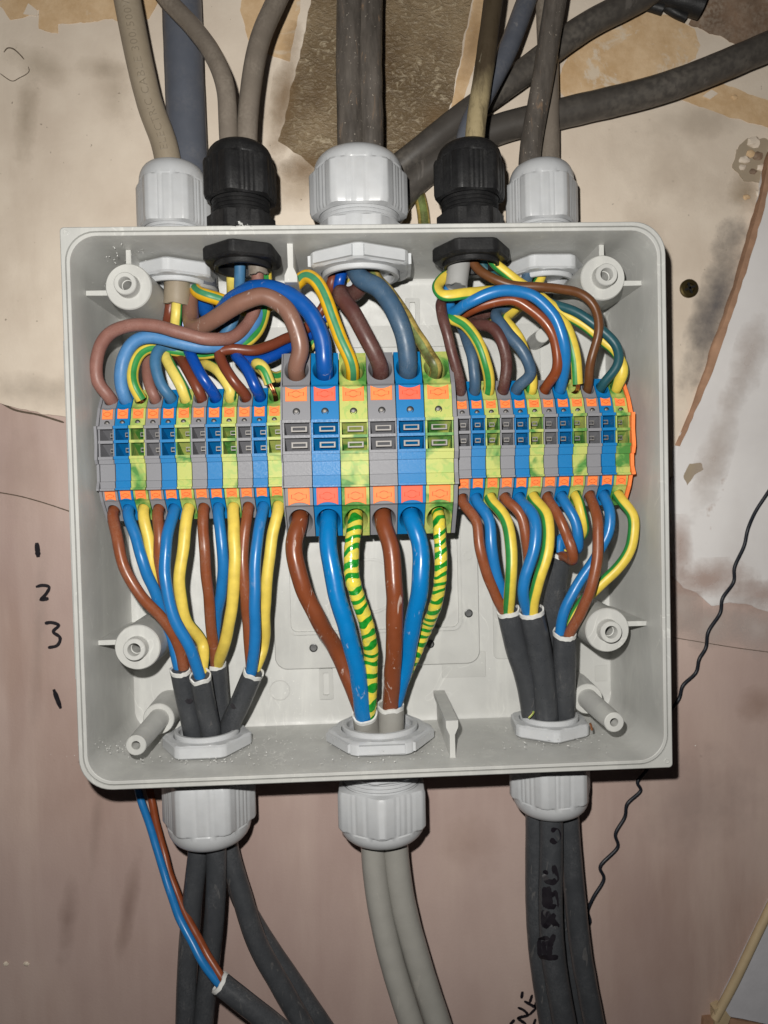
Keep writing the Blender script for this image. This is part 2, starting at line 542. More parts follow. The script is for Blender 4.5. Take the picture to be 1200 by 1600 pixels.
w2 = t.noise(520, 2, .5, vs1, .5)
col = t.mix(t.ramp(t.noise(14, 4), .35, .65), lin((98, 82, 60)), lin((138, 120, 94)))
col = t.mix(t.ramp(w, .54, .68, 0, .7), col, lin((178, 164, 138)))  # pale highlights on the raised relief, put into the colour
col = t.mix(t.ramp(t.noise(22, 5), .55, .70, 0, .6), col, lin((86, 66, 42)))
t.bump(t.math('ADD', w, t.math('MULTIPLY', w2, .4)), .9, .0012)
M['brownp'] = t.done(col, .45, .4)
t = NT('white_skim')
vs2 = t.mapping((14, 14, 3), (0, math.radians(28), 0))
col = t.mix(t.ramp(t.noise(12, 5, .6), .35, .65), lin((208, 204, 202)), lin((224, 221, 219)))
col = t.mix(t.ramp(t.noise(1, 4, .6, vs2), .55, .72, 0, .4), col, lin((176, 166, 160)))
col = t.mix(t.ramp(t.noise(28, 5, .7), .66, .72, 0, .6), col, lin((150, 118, 96)))
t.bump(t.noise(1, 4, .6, vs2), .2, .0006)
M['skim'] = t.done(col, .55, .3)
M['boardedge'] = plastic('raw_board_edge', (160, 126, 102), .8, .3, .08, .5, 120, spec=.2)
M['ledge'] = plastic('ledge_grey_paint', (196, 195, 199), .5, .06, 0, .3, 120)
M['ledgetrim'] = plastic('ledge_trim', (186, 166, 132), .5, .12, 0, .3, 120)

# ------------------------------------------------------------------ the wall behind
WZ = 62.0
def sheet(name, outline, zf, zb, mat, parent, jag=1.2, sub=6, edge_mat=None):
    """irregular sheet of plaster or paint: photo outline at depth zf (number or function), sides back to zb"""
    fz = zf if callable(zf) else (lambda x, y: zf)
    pts = []
    n = len(outline)
    for i in range(n):
        a, b = outline[i], outline[(i + 1) % n]
        L = math.hypot(b[0] - a[0], b[1] - a[1])
        k = max(1, min(40, int(L / sub)))
        for j in range(k):
            x = a[0] + (b[0] - a[0]) * j / k; y = a[1] + (b[1] - a[1]) * j / k
            q = Vector((x * .045, y * .045, 3.1)); q2 = Vector((x * .16, y * .16, 9.7))
            x += jag * (3.2 * mnoise.noise(q) + 1.6 * mnoise.noise(q2)); y += jag * (3.2 * mnoise.noise(q + Vector((40, 0, 0))) + 1.6 * mnoise.noise(q2 + Vector((0, 33, 0))))
            pts.append((x, y))
    N = len(pts)
    cd = delaunay_2d_cdt([Vector(p) for p in pts], [], [list(range(N))], 1, 1e-5)
    cv, cf = cd[0], cd[2]
    bm = bmesh.new()
    fr = [bm.verts.new(P(p.x, p.y, fz(p.x, p.y))) for p in cv]
    for t3 in cf: bm.faces.new([fr[i] for i in t3])
    bd_ = [e for e in bm.edges if len(e.link_faces) == 1]
    bk = {}
    for e in bd_:
        for q in e.verts:
            if q not in bk: bk[q] = bm.verts.new((q.co.x, zb * S, q.co.z))
    for e in bd_:
        a, b = e.verts
        bm.faces.new((a, b, bk[b], bk[a]))
    bmesh.ops.recalc_face_normals(bm, faces=bm.faces)
    bm.verts.index_update()
    v = [x.co.copy() for x in bm.verts]; f = [[x.index for x in q.verts] for q in bm.faces]
    bm.free()
    return obj(name, v, f, mat, parent, False)

# base wall: gently uneven pink plaster
gx, gz = 60, 80
v, f = [], []
for j in range(gz + 1):
    for i in range(gx + 1):
        x = -420 + 840 * i / gx; z = -520 + 1040 * j / gz
        v.append(Vector((x, WZ + .5 * mnoise.noise(Vector((x * .012, z * .012, 0))), z)) * S)
for j in range(gz):
    for i in range(gx):
        a = j * (gx + 1) + i
        f.append((a, a + 1, a + gx + 2, a + gx + 1))
wall = obj('wall', v, f, M['pink'])
tag(wall, 'bare pinkish plaster wall with patches of old cream paint', None, None, 'structure')

sheet('cream_paint_layer', [(-80, 624), (0, 630), (40, 640), (70, 648), (100, 652), (200, 670), (400, 700), (900, 720), (1045, 745), (1100, 720), (1300, 650),
      (1300, -80), (748, -80), (738, 0), (725, 60), (706, 160), (680, 198), (640, 243), (560, 262), (492, 262), (470, 245), (436, 222), (446, 180),
      (457, 130), (468, 90), (486, 0), (495, -80), (-80, -80)], 60.4, 62.4, M['cream'], wall, 1.0)
sheet('embossed_brown_panel', [(420, -90), (420, 300), (760, 300), (790, -90)], 61.2, 62.4, M['brownp'], wall, .3)
for o_ in ([(-60, -80), (-60, 40), (0, 10), (16, 30), (34, 28), (62, 14), (60, 46), (90, 52), (91, 37), (120, 36), (142, 33), (176, 29), (186, 34), (232, 30), (247, 0), (250, -80)],
           [(378, -80), (376, 20), (388, 62), (430, 90), (452, 95), (462, 50), (482, -80)],
           [(750, -80), (740, 0), (718, 110), (704, 168), (722, 160), (745, 90), (770, -80)],
           [(868, 135), (900, 60), (930, 30), (960, 12), (1050, 25), (1086, 45), (1094, 70), (1086, 92), (1000, 140), (900, 170)],
           [(1062, 155), (1120, 128), (1210, 160), (1240, 215), (1190, 195), (1150, 186), (1095, 167)],
           [(0, 1080), (1, 1081), (2, 1080)]):
    if len(o_) > 3:
        sheet('bare_plaster_patch', o_, 60.15, 61.0, M['tan'], wall, .8, 5)
sheet('grubby_plaster_patch', [(1075, -60), (1092, 5), (1076, 36), (1120, 55), (1150, 68), (1205, 70), (1280, 50), (1280, -60)], 59.9, 61, M['grubby'], wall, 1.2, 5)
sheet('paint_flake', [(36, 22), (44, 5), (58, 16), (57, 24)], 60.05, 61, M['cream'], wall, .2, 5)
sheet('paint_flake', [(1098, 150), (1112, 140), (1122, 146), (1110, 155)], 59.8, 61, M['cream'], wall, .3, 4)

# soft stains
def stain(px, py, w, h, rot, rgb, strength, z=60.25, seed=0.0, lo=.0, soft=.62):
    t = NT('wall_stain')
    v = t.node('ShaderNodeVectorMath', operation='LENGTH')
    uvn = t.mapping((2, 2, 1), (0, 0, 0), 'UV', (-1, -1, 0))
    t.link(uvn, v.inputs[0])
    d = t.math('ADD', v.outputs['Value'], t.ramp(t.noise(60, 5, .65, t.mapping((1, 1, 1), (0, 0, 0), 'Object', (seed, seed, 0))), .2, .8, -.45, .45))
    a = t.ramp(d, lo, .95, strength * soft, 0)
    t.b.inputs['Base Color'].default_value = lin(rgb)
    t.b.inputs['Roughness'].default_value = .75
    t.b.inputs['Specular IOR Level'].default_value = .2
    t.link(a, t.b.inputs['Alpha'])
    c = P(px, py, z)
    s_ = (297 + z) / F
    ca, sa = math.cos(math.radians(rot)), math.sin(math.radians(rot))
    vv = []
    for (x, y) in ((-1, -1), (1, -1), (1, 1), (-1, 1)):
        X, Y = x * w * .5 * s_, y * h * .5 * s_
        vv.append(c + Vector((X * ca - Y * sa, 0, X * sa + Y * ca)) * S)
    return obj('stain', vv, [(0, 1, 2, 3)], t.m, wall, False, [((0, 0), (1, 0), (1, 1), (0, 1))])
for k, a in enumerate(((1118, 480, 84, 340, -17, (96, 94, 96), .8), (1090, 190, 190, 70, 0, (156, 142, 124), .45), (1040, 270, 260, 120, -30, (180, 164, 146), .4),
          (40, 185, 46, 150, -6, (150, 136, 114), .6), (60, 100, 120, 60, -25, (158, 144, 122), .5), (160, 105, 90, 40, 0, (164, 150, 130), .5),
          (60, 610, 220, 60, -4, (168, 158, 146), .6), (1010, 420, 90, 260, 0, (176, 160, 140), .5), (430, 180, 60, 160, 0, (160, 140, 112), .5), (470, 290, 120, 80, 0, (150, 126, 92), .6),
          (180, 150, 70, 150, 4, (172, 158, 138), .5), (1165, 300, 70, 90, 0, (140, 118, 84), .8))):
    stain(*a, z=60.22 - .012 * k, seed=k * 1.7, soft=.9 if k == 0 else .5)
for k, a in enumerate(((200, 1420, 30, 200, -12, (112, 84, 68), .55), (105, 1440, 36, 150, -8, (110, 82, 70), .5), (60, 1000, 26, 330, -5, (168, 154, 146), .45), (150, 1290, 20, 200, -8, (160, 142, 132), .4),
          (740, 1320, 120, 120, 0, (150, 118, 100), .35), (1190, 1100, 90, 70, 20, (146, 112, 92), .6), (30, 740, 120, 150, 0, (178, 156, 142), .4), (1080, 1250, 260, 200, 0, (132, 118, 116), .4))):
    stain(*a, z=61.3 - .012 * k, seed=20 + k * 1.7, soft=.4)

for k, a in enumerate(((1110, 975, 170, 90, 0, (196, 184, 176), .75), (1190, 985, 150, 100, 0, (198, 186, 180), .7), (1065, 950, 70, 110, 0, (192, 178, 170), .7))):
    stain(*a, z=61.15 - .012 * k, seed=40 + k * 1.7, soft=.95)
for k, a in enumerate(((1100, 905, 190, 70, 0, (178, 152, 140), .7), (1190, 930, 150, 60, 0, (180, 156, 146), .7), (1062, 860, 50, 160, 0, (176, 150, 138), .6), (1120, 700, 60, 260, -18, (190, 176, 166), .5), (1170, 560, 60, 200, -18, (192, 180, 172), .5))):
    stain(*a, z=(60.6 if a[1] > 800 else 58.2 if a[1] > 600 else 56.2) - .012 * k, seed=50 + k * 1.7, soft=.9)
for k, a in enumerate(((446, 150, 46, 230, -9, (132, 106, 74), .7), (480, 262, 110, 60, 0, (130, 104, 72), .7), (690, 200, 60, 120, 25, (140, 114, 82), .7), (740, 60, 50, 160, -12, (150, 122, 88), .6))):
    stain(*a, z=59.95 - .012 * k, seed=60 + k * 1.7, soft=.8)
# crater of broken plaster and lumps
sheet('bare_plaster_patch', [(1150, 232), (1168, 218), (1196, 216), (1230, 240), (1230, 290), (1190, 285), (1162, 280), (1146, 262)], 60.0, 61, M['stain'], wall, 1.6, 3)
def lump(px, py, z, r, mat, parent, name='plaster_lump'):
    bm = bmesh.new()
    bmesh.ops.create_icosphere(bm, subdivisions=2, radius=1)
    c = P(px, py, z)
    sd = random.random() * 50
    vv = []
    for q in bm.verts:
        d = q.co.normalized()
        k = 1 + .45 * mnoise.noise(d * 1.6 + Vector((sd, 0, 0)))
        vv.append(c + Vector((d.x * r * k, d.y * r * .45 * k, d.z * r * k * .8)) * S)
    ff = [[w.index for w in q.verts] for q in bm.faces]
    bm.free()
    return obj(name, vv, ff, mat, parent)
for (x, y, r, k) in ((1163, 250, 2.6, 'cream'), (1172, 240, 2.2, 'tan'), (1160, 262, 1.8, 'cream'), (1184, 244, 2.6, 'grubby'), (1190, 262, 2.4, 'cream'), (1178, 222, 3.4, 'cream'), (1186, 302, 2.2, 'cream'), (1166, 308, 1.8, 'tan'), (1176, 268, 1.8, 'grubby'), (1148, 152, 1.5, 'tan')):
    lump(x, y, 60.0, r, M[k], wall)
for x in (12, 44): lump(x - 3, 1506, 61.8, 1.3, M['cream'], wall)

# cracks and pencil lines on the wall
for pts, w in (([(-10, 768), (30, 775), (70, 786), (112, 800)], .5), ([(6, 82), (12, 75), (20, 76), (30, 84), (38, 93)], .6), ([(44, 104), (46, 111), (40, 117), (30, 122), (20, 127), (0, 115)], .4),
               ([(1052, 996), (1100, 1004), (1150, 1012), (1210, 1020)], .3), ([(0, 628), (22, 640), (60, 648), (100, 660)], .9)):
    ribbon('crack', [P(x, y, 61.2 if y > 600 else 60.3) for x, y in pts], w, M['pencil'], wall)
# handwritten numbers and letters
for pts, w in (([(57.5, 848), (59.8, 870.6)], 1.9), ([(56, 917), (66, 914.5), (77, 917), (72, 928), (62, 938)], 1.2), ([(62, 937.5), (76, 935)], 1.5),
               ([(70, 974), (80, 972.5), (92, 977), (83, 987), (94, 996), (90, 1008), (75, 1012)], 1.2), ([(84, 1077), (95, 1107)], 1.7),
               ([(816.4, 1549), (814.7, 1560)], 1.2), ([(819, 1564), (838, 1574.7)], 1.2), ([(831.6, 1554), (827.5, 1567)], 1.1), ([(838.5, 1564.5), (835.5, 1573)], 1.2),
               ([(838, 1574.7), (826.3, 1586.3)], 1.0), ([(808.8, 1574), (818, 1578), (826.3, 1586.3)], 1.0), ([(826.3, 1586.3), (807.7, 1590.4)], 1.2), ([(807.7, 1590.4), (822, 1600)], 1.2),
               ([(804, 1593), (796, 1602)], 1.2), ([(836.8, 1591.6), (833, 1604)], 1.1)):
    ribbon('pen_mark', [P(x, y, 61.15) for x, y in pts], w * 1.3, M['ink'], wall)

# sloping painted board
edge = [(1222, 200), (1205, 250), (1186, 335), (1163, 415), (1137, 495), (1108, 580), (1080, 645), (1052, 706)]
def bz(x, y):
    return 53 + max(0, min(1, (y - 260) / 460)) * 7.2 + max(0, min(1, (y - 720) / 220)) * 1.0
bd = thing('painted_board', 'sloping white painted board with a raw brown edge', 'board', P(1150, 705, 60))
sheet('painted_face', edge + [(1048, 800), (1050, 900), (1068, 918), (1090, 926), (1110, 946), (1140, 940), (1170, 944), (1200, 956), (1320, 962), (1320, 150)], bz, 62.3, M['skim'], bd, 1.0, 5)
fine = []
for i in range(len(edge) - 1):
    for k in range(7):
        q = k / 7
        fine.append((edge[i][0] + (edge[i + 1][0] - edge[i][0]) * q, edge[i][1] + (edge[i + 1][1] - edge[i][1]) * q))
vv, ff = [], []
for i, (x, y) in enumerate(fine):
    w = (9 if y < 560 else max(1.5, 9 * (706 - y) / 146)) * (1 + .45 * mnoise.noise(Vector((y * .021, 0, 1))) + .2 * mnoise.noise(Vector((y * .11, 4, 1))))
    zz = bz(x, y)
    row = [P(x + 6 + 3 * mnoise.noise(Vector((y * .06, 9, 1))), y, zz - .5), P(x - w * .3, y - 1, zz - .1), P(x - w * .75, y - 2, (zz + 60) / 2), P(x - w, y - 3, 61)]
    vv += row
for i in range(len(fine) - 1):
    for k in range(3):
        a = i * 4 + k
        ff.append((a, a + 1, a + 5, a + 4))
fixn(obj('raw_edge', vv, ff, M['boardedge'], bd, True, None, 60))
sheet('bare_spot', [(1068, 745), (1080, 715), (1092, 718), (1100, 732), (1086, 742), (1074, 760)], lambda x, y: bz(x, y) - .12, 61.5, M['stain'], bd, .9, 3)

# ledge corner, bottom right
lg = thing('boxed_ledge', 'grey painted ledge corner with cream trim below the thin black wire', 'ledge', P(1180, 1590, 56))
sheet('grey_face', [(1208, 1412), (1126, 1580), (1142, 1589), (1160, 1592), (1215, 1604), (1300, 1620), (1300, 1380)], 57.5, 62, M['ledge'], lg, .15)
tube('trim', [P(1218, 1388, 58), P(1185, 1456, 58), P(1147, 1536, 58), P(1117, 1592, 58.5)], 2.2, M['ledgetrim'], lg, 12)
sheet('broken_edge', [(1116, 1578), (1128, 1572), (1142, 1590), (1136, 1604), (1118, 1606)], 57.2, 62, M['ledgetrim'], lg, .3, 3)
sheet('brown_underside', [(1100, 1592), (1120, 1590), (1146, 1593), (1220, 1606), (1300, 1625), (1300, 1660), (1090, 1660)], 59.5, 62, M['boardedge'], lg, .3, 4)  # brown sheet along the lower side of the ledge

# screw in the wall
sw = thing('wall_screw', 'dark cross-head screw driven into the cream wall beside the box', 'screw', P(1078, 450, 60))
c = P(1078, 450, 59); c.y = 0
lathe('screw_head', [(4.6, 61.2), (4.5, 59.4), (3.9, 58.9), (2.4, 58.8), (2.0, 59.6), (.2, 59.8)], M['brass'], sw, c, 'Y', 1, 28)
for a in (20, 110):
    ca, sa = math.cos(math.radians(a)), math.sin(math.radians(a))
    pl = [(c.x / S + ca * u - sa * w, c.z / S + sa * u + ca * w) for u, w in ((-2.8, -.5), (2.8, -.5), (2.8, .5), (-2.8, .5))]
    prism('cross_slot', pl, 58.65, 59.6, M['blkdot'], sw, 'Y', False)  # black bar on the head, its colour stands in for a shaded recess

# thin black wire down the wall
wp = [(1225, 730), (1200, 769), (1180, 800), (1168, 828), (1163, 852), (1147, 888), (1147, 908), (1128, 936), (1126, 956), (1106, 988), (1103, 1012), (1092, 1030), (1088, 1050),
      (1066, 1072), (1062, 1090), (1046, 1115), (1042, 1140), (1022, 1170), (1011, 1203), (995, 1223), (1002, 1234), (979, 1257), (977, 1275), (961, 1304), (966, 1322), (937, 1355), (944, 1372), (926, 1404), (918, 1427), (923, 1440), (908, 1453)]
o, _, _ = tube('thin_wire', [P(x, y, 59.6 - .9 * (i % 2)) for i, (x, y) in enumerate(wp)], .85, M['blkwire'], None, 8)
tag(o, 'thin kinked black wire trailing down the bare wall behind the box', 'wire')

# ------------------------------------------------------------------ the junction box
BW, BH = 242.0, 224.1
hx, hz = BW / 2, BH / 2
bx = thing('junction_box', 'open square pale grey plastic junction box fixed to the wall', 'junction box', Vector((0, WZ * S, 0)))
loops = []
def lp(ins, y, rad): loops.append((rrect(-hx + ins, -hz + ins, hx - ins, hz - ins, rad, 9), y))
sq = (1.6, 13, 1.6, 13)
lp(2.4, 61.5, (2, 12, 2, 12)); lp(.2, 1.0, sq); lp(0, .8, sq); lp(0, .35, sq); lp(.35, 0, sq)
lp(1.7, 0, 12); lp(1.85, 1.1, 11.9); lp(2.25, 1.1, 11.6); lp(2.35, -.35, 11.5); lp(2.5, -.5, 11.4); lp(3.5, -.5, 10.7); lp(3.7, -.3, 10.6)
lp(4.0, 3, 10.5); lp(4.2, 20, 10.5); lp(4.5, 40, 10.5); lp(4.9, 55, 10.3); lp(5.6, 57.2, 10); lp(7.2, 58, 9)
n = len(loops[0][0]); v, f = [], []
for pl, y in loops:
    v += [Vector((a, y, b)) * S for a, b in pl]
for i in range(len(loops) - 1):
    for k in range(n):
        k2 = (k + 1) % n
        f.append((i * n + k, i * n + k2, (i + 1) * n + k2, (i + 1) * n + k))
f.append(tuple(range((len(loops) - 1) * n, len(loops) * n)))
f.append(tuple(range(n))[::-1])
fixn(obj('body', v, f, M['box'], bx, True, None, 32))
FL = 58.0
# moulding steps on the outer edge
zt, zb_ = mmz(95, 532, 1), mmz(110, 1062, 1)
box('moulded_edge', (-hx - .55, .9, zt), (-hx + .6, 16, zb_), M['box'], bx, .2)
box('moulded_edge', (hx - .6, .9, mmz(1040, 560, 1)), (hx + .4, 14, mmz(1046, 1100, 1)), M['box'], bx, .2)
box('moulded_edge', (mmx(190, 1230, 1), .9, -hz + .6), (mmx(760, 1215, 1), 12, -hz - .4), M['box'], bx, .2)
# corner pin holes
for (x, y) in ((103, 363), (1042, 1189)):
    c = P(x, y, 0); c.y = 0
    lathe('corner_pin', [(1.15, .2), (1.15, -.18), (.95, -.25), (.75, -.2), (.65, .3)], M['box'], bx, c, 'Y', 1, 16)
# lid screw bosses with their fins
for (x, y, sx, sz) in ((200, 447, -1, 1), (943, 433, 1, 1), (214, 1012, -1, -1), (950, 985, 1, -1)):
    c = P(x, y, 13); c.y = 0
    b = lathe('lid_boss', [(10.2, FL + .2), (9.5, 14.2), (9.1, 13.6), (5.0, 13.6), (4.8, 13.3), (4.6, 9.2), (4.3, 8.8), (2.75, 8.8), (2.6, 9.1), (2.5, 13), (2.2, 13.2), (1.9, 44)], M['box'], bx, c, 'Y', 1, 48)
    cx, cz = c.x / S, c.z / S
    box('fin', (sx * (hx - 4.2), 14.6, cz - 1.1 - sz * 2.2), (cx + sx * 8, FL, cz + 1.1 - sz * 2.2), M['box'], bx, .2)
    if sz > 0:
        box('fin', (cx - 1.1, 14.8, hz - 4.2), (cx + 1.1, FL, cz + 8), M['box'], bx, .2)
# slim screw posts
for (x, y) in ((212, 1165), (960, 1129)):
    c = P(x, y, 2); c.y = 0
    lathe('screw_post', [(7.6, FL + .2), (7.0, 37.4), (6.7, 37), (4.75, 37), (4.6, 36.6), (4.15, 2.4), (3.8, 2), (1.9, 2), (1.7, 2.3), (1.5, 14)], M['box'], bx, c, 'Y', 1, 40)
c = P(848, 524, 42); c.y = 0
lathe('locating_peg', [(3.8, FL + .2), (3.3, 42.3), (3.0, 42), (.1, 42)], M['box'], bx, c, 'Y', 1, 28)
# T-shaped ribs on the top and bottom walls
for (x, sg) in ((454, 1), (707, -1)):
    cx = mmx(x, 420 if sg > 0 else 1160, 10)
    w = hz - 4.2
    pl = [(cx - 1.2, sg * (w + .5)), (cx + 1.2, sg * (w + .5)), (cx + 1.3, sg * (w - 9.5)), (cx + 2.7, sg * (w - 13)), (cx + 2.7, sg * (w - 15.6)), (cx - 2.7, sg * (w - 15.6)), (cx - 2.7, sg * (w - 13)), (cx - 1.3, sg * (w - 9.5))]
    prism('t_rib', pl, 10, FL + .2, M['box'], bx, 'Y', True, .25)
# moulded detail on the floor of the box
def pxrect(x0, y0, x1, y1, z):
    a, b = P(x0, y0, z), P(x1, y1, z)
    return a.x / S, b.z / S, b.x / S, a.z / S
def ring(name, outer, inner, y0, y1, mat, parent):
    n = len(outer); v = []; f = []
    for pl, y in ((outer, y1), (outer, y0), (inner, y0), (inner, y1)):
        v += [Vector((a, y, b)) * S for a, b in pl]
    for i in range(3):
        for k in range(n):
            k2 = (k + 1) % n
            f.append((i * n + k, i * n + k2, (i + 1) * n + k2, (i + 1) * n + k))
    return fixn(obj(name, v, f, mat, parent, True, None, 30))
def circ(c, r, k=36): return [(c.x / S + r * math.cos(2 * PI * i / k), c.z / S + r * math.sin(2 * PI * i / k)) for i in range(k)]
x0, z0, x1, z1 = pxrect(416, 545, 750, 1036, 57)
prism('raised_panel', rrect(x0, z0, x1, z1, 6), 56.6, FL + .3, M['box'], bx, 'Y', True, .5)
x0, z0, x1, z1 = pxrect(440, 640, 722, 984, 56)
ring('tray_ridge', rrect(x0, z0, x1, z1, 4.5), rrect(x0 + 1.6, z0 + 1.6, x1 - 1.6, z1 - 1.6, 3.2), 55.2, 57.0, M['box'], bx)
c = P(579, 915, 57)
ring('knockout_ring', circ(c, 13.4), circ(c, 12.2), 55.6, 57.0, M['box'], bx)
c = P(731, 868, 57)
ring('ejector_ring', circ(c, 2.1, 24), circ(c, 1.8, 24), 56.3, 57.0, M['box'], bx)
for q in ((498, 1045, 521, 1092), (633, 466, 656, 514)):
    x0, z0, x1, z1 = pxrect(*q, 57)
    ring('slot_frame', rrect(x0, z0, x1, z1, .8), rrect(x0 + 2, z0 + 2, x1 - 2, z1 - 2, .6), 56.6, FL + .2, M['box'], bx)
    x0 += 2.8; x1 -= 2.8; z0 += 2.8; z1 -= 2.8
for q in ((770, 932, 850, 1028), (930, 1040, 952, 1065), (690, 1020, 760, 1058)):
    x0, z0, x1, z1 = pxrect(*q, 57)
    prism('raised_panel', rrect(x0, z0, x1, z1, 2.5 if q[0] == 770 else .6), 57.55 if q[0] == 770 else 57.8, FL + .3, M['box'], bx, 'Y', True, .25)
for (x, y) in ((490, 1012), (672, 1006), (732, 958)):
    c = P(x, y, 57); c.y = 0
    lathe('screw_hole', [(2.1, 57.0), (2.0, 56.3), (1.75, 56.2), (1.5, 56.5), (.1, 56.52)], M['dsteel'], bx, c, 'Y', 1, 20)
for q in ((416, 1060), (437, 1079)):
    c = P(q[0], q[1], 57.6)
    ring('ejector_ring', circ(c, 5.0, 30), circ(c, 4.6, 30), 57.7, FL + .2, M['box'], bx) if q[0] == 437 else None
# a strip of trunking line across the back of the box
x0, z0, x1, z1 = pxrect(360, 512, 870, 522, 57)
prism('raised_panel', [(x0, z0 - 40), (x1 - 8, z0 - 40), (x1 - 8, z1), (x0, z1)], 57.75, FL + .3, M['box'], bx, 'Y', True, .2)

# ------------------------------------------------------------------ cable glands
def gland(label, px, py, zc, sgn, rc, nutr, cap, base, mk, phase=0.0, nphase=0.0, nt=6.2, notch=False, hole=.62, group=None):
    """px,py: photo position of the cap middle; cap=(h0,h1) and base=(h0,h1) mm out from the box wall"""
    c = P(px, py, zc)
    wallz = sgn * (hz - 1.6 * zc / 60) 
    g = thing('cable_gland', label, 'cable gland', Vector((c.x, zc * S, wallz * S)), group)
    N = 180
    def ringv(kind, r, h, inward=False, ph=0.0):
        out = []
        for k in range(N):
            a = 2 * PI * k / N
            aa = ((math.degrees(a) + ph) % 60) - 30
            rr = r
            if kind != 'c':
                rr = min(r * .965, r * .866 / math.cos(math.radians(aa)))
                if kind == 'r' and 3 < abs(aa) < 15 :
                    rr -= .34 if (k % 4 < 2) else 0.0
            s = -sgn if inward else sgn
            z = s * h if not inward else -sgn * h
            out.append(Vector((c.x / S + rr * math.sin(a), zc - rr * math.cos(a), wallz + z)) * S)
        return out
    def build(name, rows, mat, closed=True, sharp=28):
        v, f = [], []
        for row in rows: v += row
        for i in range(len(rows) - 1):
            for k in range(N):
                k2 = (k + 1) % N
                f.append((i * N + k, i * N + k2, (i + 1) * N + k2, (i + 1) * N + k))
        if closed:
            f.append(tuple(range(N))); f.append(tuple(range((len(rows) - 1) * N, len(rows) * N))[::-1])
        return fixn(obj(name, v, f, mat, g, True, None, sharp))
    mat = M[mk]
    h0, h1 = cap; H = h1 - h0
    hd = h0 + H * .68
    rows = [ringv('c', rc * .74, h0 + .6, ph=phase), ringv('c', rc * .80, h0, ph=phase), ringv('h', rc * .97, h0 + .7, ph=phase), ringv('r', rc, h0 + 2.4, ph=phase), ringv('r', rc, hd - .6, ph=phase), ringv('h', rc * .975, hd + .4, ph=phase), ringv('c', rc * .865, hd + .9, ph=phase)]
    for a in (12, 25, 38, 52, 66, 80, 90):
        q = math.radians(a)
        rows.append(ringv('c', rc * (.50 + .365 * math.cos(q)), hd + .9 + (h1 - hd - .9) * math.sin(q)))
    rows.append(ringv('c', rc * .47, h1 - 1.0)); rows.append(ringv('c', rc * .45, h1 - 6))
    build('cap_nut', rows, mat)
    # thread and base hexagon
    rows = []
    b0, b1 = base
    rows += [ringv('c', rc * .7, 0.1), ringv('c', rc * .7, b0), ringv('h', rc * .90, b0 + .05, ph=phase + 8), ringv('h', rc * .93, b0 + .6, ph=phase + 8), ringv('h', rc * .93, b1 - .6, ph=phase + 8), ringv('c', rc * .80, b1 + .1)]
    h = b1 + .3
    while h < h0 + 4:
        rows += [ringv('c', rc * .71, h), ringv('c', rc * .765, h + .8)]
        h += 1.6
    rows.append(ringv('c', rc * .7, h))
    build('threaded_body', rows, mat)
    # lock nut inside the box
    wi = 4.4
    rows = [ringv('h', nutr * .96, wi - .2, True, nphase), ringv('h', nutr, wi + .5, True, nphase), ringv('h', nutr, wi + nt - 1, True, nphase), ringv('h', nutr * .95, wi + nt - .2, True, nphase), ringv('c', nutr * .845, wi + nt, True), ringv('c', nutr * .72, wi + nt + .05, True), ringv('c', nutr * .70, wi + nt - 1.5, True)]
    nut = build('lock_nut', rows, mat)
    rows = [ringv('c', nutr * .70, wi, True), ringv('c', nutr * .70, wi + nt + 1.6, True), ringv('c', nutr * .68, wi + nt + 2.0, True), ringv('c', nutr * .62, wi + nt + 2.0, True), ringv('c', nutr * .60, wi + nt + 1.6, True), ringv('c', nutr * .58, wi - 2, True)]
    build('thread_end', rows, mat)
    rows = [ringv('c', nutr * .575, wi + 1.0, True), ringv('c', nutr * .2, wi + .9, True)]
    build('rubber_seal', rows, M['rubber'], True)
    if notch:
        ap = nutr * .866
        for k in range(6):
            aa = math.radians(60 * k + 30 - nphase)
            ux, uy = math.sin(aa), -math.cos(aa)
            tx, ty = math.cos(aa), math.sin(aa)
            if uy > .3: continue
            wd = nutr * .40
            v = []
            for (tt, oo, hh) in ((-wd, -.1, .9), (wd, -.1, .9), (wd, 1.2, 1.1), (-wd, 1.2, 1.1), (-wd, -.1, nt - .9), (wd, -.1, nt - .9), (wd, 1.2, nt - 1.1), (-wd, 1.2, nt - 1.1)):
                v.append(Vector((c.x / S + ux * (ap + oo) + tx * tt, zc + uy * (ap + oo) + ty * tt, wallz - sgn * (wi + hh))) * S)
            fixn(obj('grip_pad', v, [(0, 1, 2, 3), (4, 5, 6, 7), (0, 1, 5, 4), (1, 2, 6, 5), (2, 3, 7, 6), (3, 0, 4, 7)], mat, g, False))
    return g
GG = 'glands through the box walls'
gland('pale grey cable gland above the box partly behind the first black gland', 271, 300, 39, 1, 17.0, 19.4, (12.5, 41.3), (2, 10), 'gland', 30, 0, group=GG)
gland('black cable gland holding two thin grey cables, by the chipped rim', 375, 270, 17, 1, 15.8, 16.9, (15.5, 39), (2, 9.5), 'black', 10, 8, 5.8, group=GG)
gland('largest pale grey cable gland at the top, centred over the big terminals', 560, 290, 28, 1, 22.2, 24.0, (13.0, 40.2), (1, 9), 'gland', 30, 3, 6.6, True, group=GG)
gland('black cable gland with a dirty cream cable beside a blue-grey one', 733, 270, 17, 1, 15.8, 16.9, (15.5, 38.7), (2, 9.5), 'black', 24, 30, 5.8, group=GG)
gland('pale grey cable gland above the box behind the second black gland', 846, 300, 39, 1, 16.8, 19.0, (12.5, 40.6), (2, 10), 'gland', 36, 29, group=GG)
gland('pale grey cable gland under the box with four dark cables fanning out', 328, 1280, 34, -1, 21.4, 20.4, (8, 38.5), (1, 6), 'gland', 28, 29, 5.6, group=GG)
